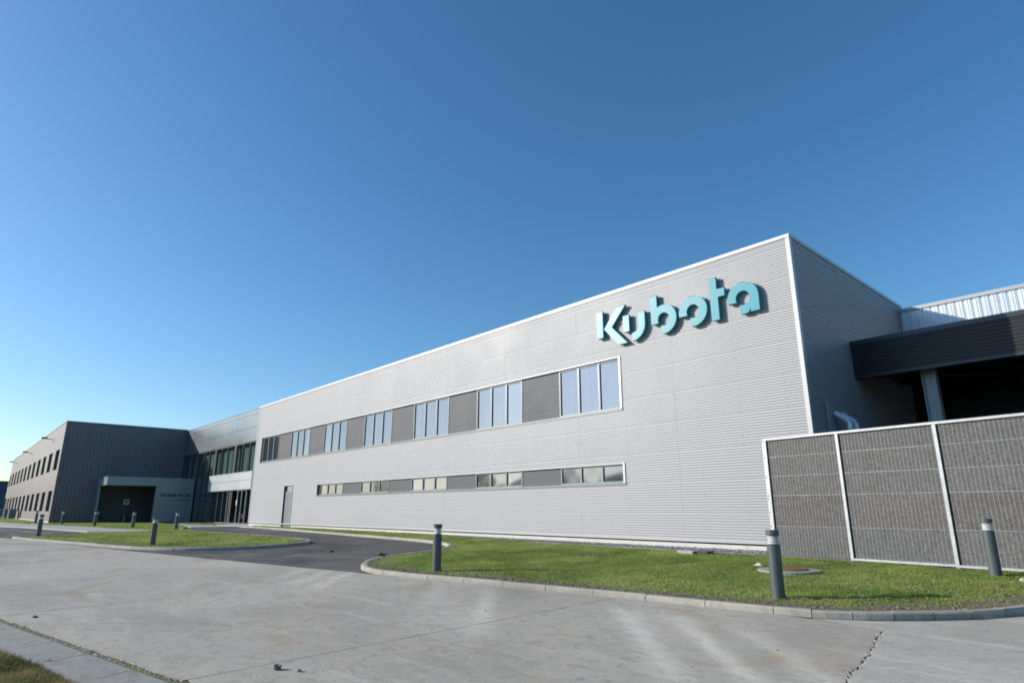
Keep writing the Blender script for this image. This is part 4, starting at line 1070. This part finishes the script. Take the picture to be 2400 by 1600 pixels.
pts = [p for p in pts if inside(lawn_main, *p) or inside(isl_poly, *p)]
scatter_mesh('soil_crumbs', 'clod', pts, .012, .05, lambda x, y: G(x, y) - .01, 3)
pts = [(random.uniform(-5.5, 4), random.uniform(-14.5, -9)) for _ in range(60)] + [(random.uniform(-25, -6), random.uniform(-14, -9.5)) for _ in range(50)]
scatter_mesh('scattered_grit', 'clod', pts, .004, .018, lambda x, y: R(x, y) + .016, 4)
pts = [(x, jC(x) + random.uniform(-.05, .02)) for x in np.linspace(-5.9, 3, 1600)]
scatter_mesh('joint_rubble', 'stone', pts, .005, .017, lambda x, y: R(x, y) + .006, 5)
pts = []
for i in range(len(cr) - 1):
    for _ in range(7): pts.append((cr[i][0] + random.gauss(.01, .025), cr[i][1] + random.gauss(0, .03)))
scatter_mesh('crack_rubble', 'stone', pts, .004, .016, lambda x, y: R(x, y) + .012, 6)
pts = [(x, random.uniform(-.6 if x > -12 else -.3, -.03)) for x in np.random.default_rng(2).uniform(-18.5, -.95, 9000)]
scatter_mesh('gravel', 'gravel', pts, .018, .05, lambda x, y: G(x, y) - .0, 7)

# bare soil band behind the kerbs
def soil_band(path, x_lo, x_hi, w0, w1, seed):
    rr = random.Random(seed); a = [p for p in offset_path(path, .128) if x_lo < p[0] < x_hi and p[1] < -4.2]
    if len(a) < 4: return
    idx = [path.index(p) for p in path if x_lo < p[0] < x_hi and p[1] < -4.2]
    inner = []
    for k, i in enumerate(idx):
        p = path[i]; wd = .13 + w0 + (w1 - w0) * max(0, mnoise.noise((p[0] * .9, p[1] * .9, seed)) + .35) + rr.uniform(-.03, .03)
        if p[0] > 3.0: wd += min(.55, (p[0] - 3.0) * .32)
        b0 = Vector(path[max(i-1, 0)]); b1 = Vector(path[min(i+1, len(path)-1)]); t = (b1 - b0).normalized(); inner.append((p[0] - t.y * wd, p[1] + t.x * wd))
    outer = [offset_path(path, .128)[i] for i in idx]
    tag(sheet('bare_soil', outer + inner[::-1], 'baresoil', .094, grid=3), kind='structure')
soil_band(KERB_MAIN, -9.2, 5.25, .10, .60, 3)
soil_band(KERB_ISL, -27.0, -16.9, .08, .6, 5)

# ------------------------------------------------------------------ grass
def dist_to_path(x, y, path):
    A = np.array(path); return np.min((A[:,0][None,:] - x[:,None])**2 + (A[:,1][None,:] - y[:,None])**2, axis=1) ** .5
def vnoise(x, y, s, seed):
    """cheap smooth value noise on numpy arrays"""
    t = np.random.default_rng(seed).random((64, 64)); X = x * s; Y = y * s
    i = np.floor(X).astype(int); j = np.floor(Y).astype(int); fx = X - i; fy = Y - j; fx = fx*fx*(3-2*fx); fy = fy*fy*(3-2*fy)
    g = lambda a, b: t[a % 64, b % 64]
    return (g(i,j)*(1-fx)+g(i+1,j)*fx)*(1-fy) + (g(i,j+1)*(1-fx)+g(i+1,j+1)*fx)*fy
def in_poly_np(poly, x, y):
    c = np.zeros(len(x), bool); j = len(poly) - 1
    for i in range(len(poly)):
        xi, yi = poly[i]; xj, yj = poly[j]
        if yi != yj:
            m_ = ((yi > y) != (yj > y)) & (x < (xj-xi)*(y-yi)/(yj-yi) + xi); c ^= m_
        j = i
    return c
def Gn(x, y): return ZO - 1.05 - 0.03 * np.minimum(np.maximum(0, -y), 22) * np.clip((45 + x) / 42, 0, 1.25)
def blades(name, x, y, h, wd, tone, mat, lean=.55, zoff=-.01):
    n = len(x); rr = np.random.default_rng(11)
    a = rr.random(n) * 2 * np.pi; la = rr.random(n) * 2 * np.pi; ll = h * lean * (0.2 + rr.random(n))
    z = Gn(x, y) + zoff
    dx = np.cos(a) * wd / 2; dy = np.sin(a) * wd / 2; lx = np.cos(la) * ll; ly = np.sin(la) * ll
    V = np.empty((n, 5, 3))
    V[:,0] = np.stack([x - dx, y - dy, z], 1); V[:,1] = np.stack([x + dx, y + dy, z], 1)
    V[:,2] = np.stack([x - dx*.7 + lx*.35, y - dy*.7 + ly*.35, z + h*.6], 1); V[:,3] = np.stack([x + dx*.7 + lx*.35, y + dy*.7 + ly*.35, z + h*.6], 1)
    V[:,4] = np.stack([x + lx, y + ly, z + h], 1)
    base_i = (np.arange(n) * 5)[:, None]
    tri = np.concatenate([base_i + np.array([0,1,3]), base_i + np.array([0,3,2]), base_i + np.array([2,3,4])], 1).reshape(-1, 3)
    me = bpy.data.meshes.new(name); me.vertices.add(n*5); me.vertices.foreach_set('co', V.reshape(-1).astype(np.float32))
    me.loops.add(tri.size); me.loops.foreach_set('vertex_index', tri.reshape(-1).astype(np.int32))
    me.polygons.add(len(tri)); me.polygons.foreach_set('loop_start', np.arange(0, tri.size, 3, dtype=np.int32))
    me.update(calc_edges=True); me.validate()
    at = me.attributes.new('tone', 'FLOAT', 'POINT'); at.data.foreach_set('value', np.repeat(tone, 5).astype(np.float32))
    me.materials.append(M[mat]); o = bpy.data.objects.new(name, me); COL.objects.link(o); o['kind'] = 'stuff'; return o
def lawn_blades(name, poly, dens, hh, ww, kpath, mat='grass', dry=0.1, edge=.85, seed=3, maxn=400000):
    rr = np.random.default_rng(seed); xs = [p[0] for p in poly]; ys = [p[1] for p in poly]
    area = (max(xs)-min(xs)) * (max(ys)-min(ys)); n = int(area * dens)
    x = rr.uniform(min(xs), max(xs), n); y = rr.uniform(min(ys), max(ys), n); k = in_poly_np(poly, x, y); x = x[k]; y = y[k]
    nz = .6 * vnoise(x, y, .9, 1) + .4 * vnoise(x, y, 3.1, 2); fine = vnoise(x, y, 7.0, 4)
    keep = rr.random(len(x)) < np.clip(.12 + 1.5 * fine, 0, 1)
    if kpath is not None:
        d = np.empty(len(x))
        for i in range(0, len(x), 20000): d[i:i+20000] = dist_to_path(x[i:i+20000], y[i:i+20000], kpath[::2])
        lim = edge * (.35 + 1.3 * vnoise(x, y, 1.7, 9)); keep &= rr.random(len(x)) < np.clip((d - .17) / lim, .0, 1) ** 1.4 + .05
    x, y, nz, fine = x[keep][:maxn], y[keep][:maxn], nz[keep][:maxn], fine[keep][:maxn]
    h = hh * (.45 + .55 * rr.random(len(x)) + .55 * (fine - .4)); h = np.clip(h, hh * .3, hh * 1.7)
    tone = np.clip(-.05 + 1.0 * nz + .3 * (rr.random(len(x)) - .5) , 0, .85); tone[rr.random(len(x)) < dry * (.3 + 2.2 * np.clip(nz - .35, 0, 1))] = 1.0
    return blades(name, x, y, h, ww * (.7 + .6 * rr.random(len(x))), tone, mat)
near = [p for p in lawn_main]
front_poly = [(max(p[0], -13.0), p[1]) for p in lawn_main]
lawn_blades('lawn_grass', front_poly, 3600, .042, .0075, KERB_MAIN, dry=.05, maxn=420000)
back_poly = [(-38.2,-.05),(-38.2,-.62),(-26.2,-1.35),(-18.9,-1.85),(-13.0,-2.45),(-13.0,-.5),(-19,-.05)]
lawn_blades('lawn_grass', back_poly, 900, .07, .014, None, dry=.06, seed=5)
lawn_blades('lawn_grass', isl_poly, 700, .055, .016, KERB_ISL, dry=.08, seed=6, maxn=260000)
lawn_blades('lawn_grass', strip_poly, 500, .08, .02, None, dry=.05, seed=7)
lawn_blades('lawn_grass', far_poly, 120, .09, .04, None, dry=.45, seed=8)
# dry verge in the foreground corner
verge = [(-6.6, jC(-6.6)-.68), (-3.2, jC(-3.2)-.68), (-2.81,-15.82), (-2.5,-15.72), (-2.2,-15.66), (-1.8,-15.56), (-1.4,-15.51), (-.9,-15.42),(.6,-15.15),(3,-14.9),(3,-17.5),(-6.6,-18)]
tag(sheet('verge', verge, 'soil', .02, grid=1, thick=.08), kind='structure')
rr2 = np.random.default_rng(12); xv = rr2.uniform(-4.2, .8, 90000); yv = rr2.uniform(-16.6, -15.2, 90000); kk = in_poly_np(verge, xv, yv) & (rr2.random(90000) < .25 + vnoise(xv, yv, 4, 3)); xv = xv[kk]; yv = yv[kk]
blades('verge_grass', xv, yv, .05 * (.5 + rr2.random(len(xv))), .004 + .003 * rr2.random(len(xv)), np.clip(-.12 + .95 * vnoise(xv, yv, 3, 8) + .4 * (rr2.random(len(xv)) - .5), 0, 1), 'drygrass', .9, -.08)
# weeds in the joint
xw = rr2.uniform(-5.9, 2, 2600); yw = jC(xw) - .02 + rr2.normal(0, .018, len(xw)); kk = rr2.random(len(xw)) < .12 + 1.1 * np.clip(vnoise(xw, yw * 0, 2.2, 5) - .35, 0, 1); xw = xw[kk]; yw = yw[kk]
xt = np.concatenate([xw, rr2.normal(-2.18, .03, 60), rr2.normal(-4.9, .05, 50), rr2.normal(-4.55, .04, 50), rr2.normal(-2.05, .03, 30)]); yt = np.concatenate([yw, jC(-2.18) - .02 + rr2.normal(0, .015, 60), jC(-4.9) - .02 + rr2.normal(0, .015, 50), jC(-4.55) - .02 + rr2.normal(0, .015, 50), np.full(30, -15.42) + rr2.normal(0, .02, 30)])
blades('joint_weeds', xt, yt, .035 * (.5 + rr2.random(len(xt))), .0035 + 0 * xt, np.clip(.2 + .7 * rr2.random(len(xt)), 0, 1), 'drygrass', .8, -.10)

# ------------------------------------------------------------------ far away things
far = thing('far_building', 'distant slate grey industrial shed with a blue stripe at the left edge', 'building', (-172, -14, .3))
MB().box(-185, -170, -40, -7.2, .2, 5.95 + ZO).build('wall', 'farwall', far); MB().box(-169.98, -169.9, -40, -7.2, 3.6 + ZO, 4.3 + ZO).build('stripe', 'blue', far)
MB().box(-185.3, -169.8, -40.3, -7.1, 5.95 + ZO, 6.1 + ZO).build('roof', 'cassette', far)
far2 = thing('far_shed', 'low pale shed with a dark roof beyond the dark building', 'shed', (-150, -14, .3))
MB().box(-160, -150, -30, -9.0, .2, 1.9 + ZO).build('wall', 'spandrel', far2); MB().prism([(-161, -31), (-149.5, -31), (-149.5, -8.6), (-161, -8.6)], 1.9 + ZO, 2.3 + ZO).build('roof', 'farwall', far2, recalc=True)
def tree(x, y, h, seed, label):
    rr = random.Random(seed); g = G(x, y); t = thing('tree', label, 'tree', (x, y, g), 'trees facing the window ribbons')
    tr = MB(); tr.tube([(x, y, g - .2), (x + .05, y, g + h * .3), (x - .05, y + .05, g + h * .6), (x, y, g + h * .85)], .12, 8)
    for k in range(7):
        a = rr.uniform(0, 6.28); z0 = g + h * rr.uniform(.3, .6); tr.tube([(x, y, z0), (x + math.cos(a) * h * .22, y + math.sin(a) * h * .22, z0 + h * .2)], .04, 6)
    tr.build('trunk', 'bark', t)
    cr_ = MB()
    for _ in range(2600):
        a = rr.uniform(0, 6.28); v = rr.random(); rad = h * .33 * math.sin(math.pi * (v * .85 + .1)) * (rr.random() ** .4); q = Vector((x + math.cos(a) * rad, y + math.sin(a) * rad, g + h * (.25 + .8 * v)))
        s = rr.uniform(.08, .2); d1 = Vector((rr.uniform(-1,1), rr.uniform(-1,1), rr.uniform(-1,1))).normalized() * s; d2 = d1.cross(Vector((rr.uniform(-1,1), rr.uniform(-1,1), 1))).normalized() * s * .6
        k = len(cr_.v); cr_.v += [tuple(q - d1), tuple(q + d2), tuple(q + d1), tuple(q - d2)]; cr_.f.append((k, k+1, k+2, k+3))
    cr_.build('crown', 'leaf', t)
tree(-56, -33, 6.5, 1, 'broad leafed tree standing out beyond the yard')
tree(-75, -31, 7.0, 2, 'taller leafed tree standing farther along the yard edge')
tree(-40, -70, 8.0, 3, 'leafed tree standing far behind the yard')
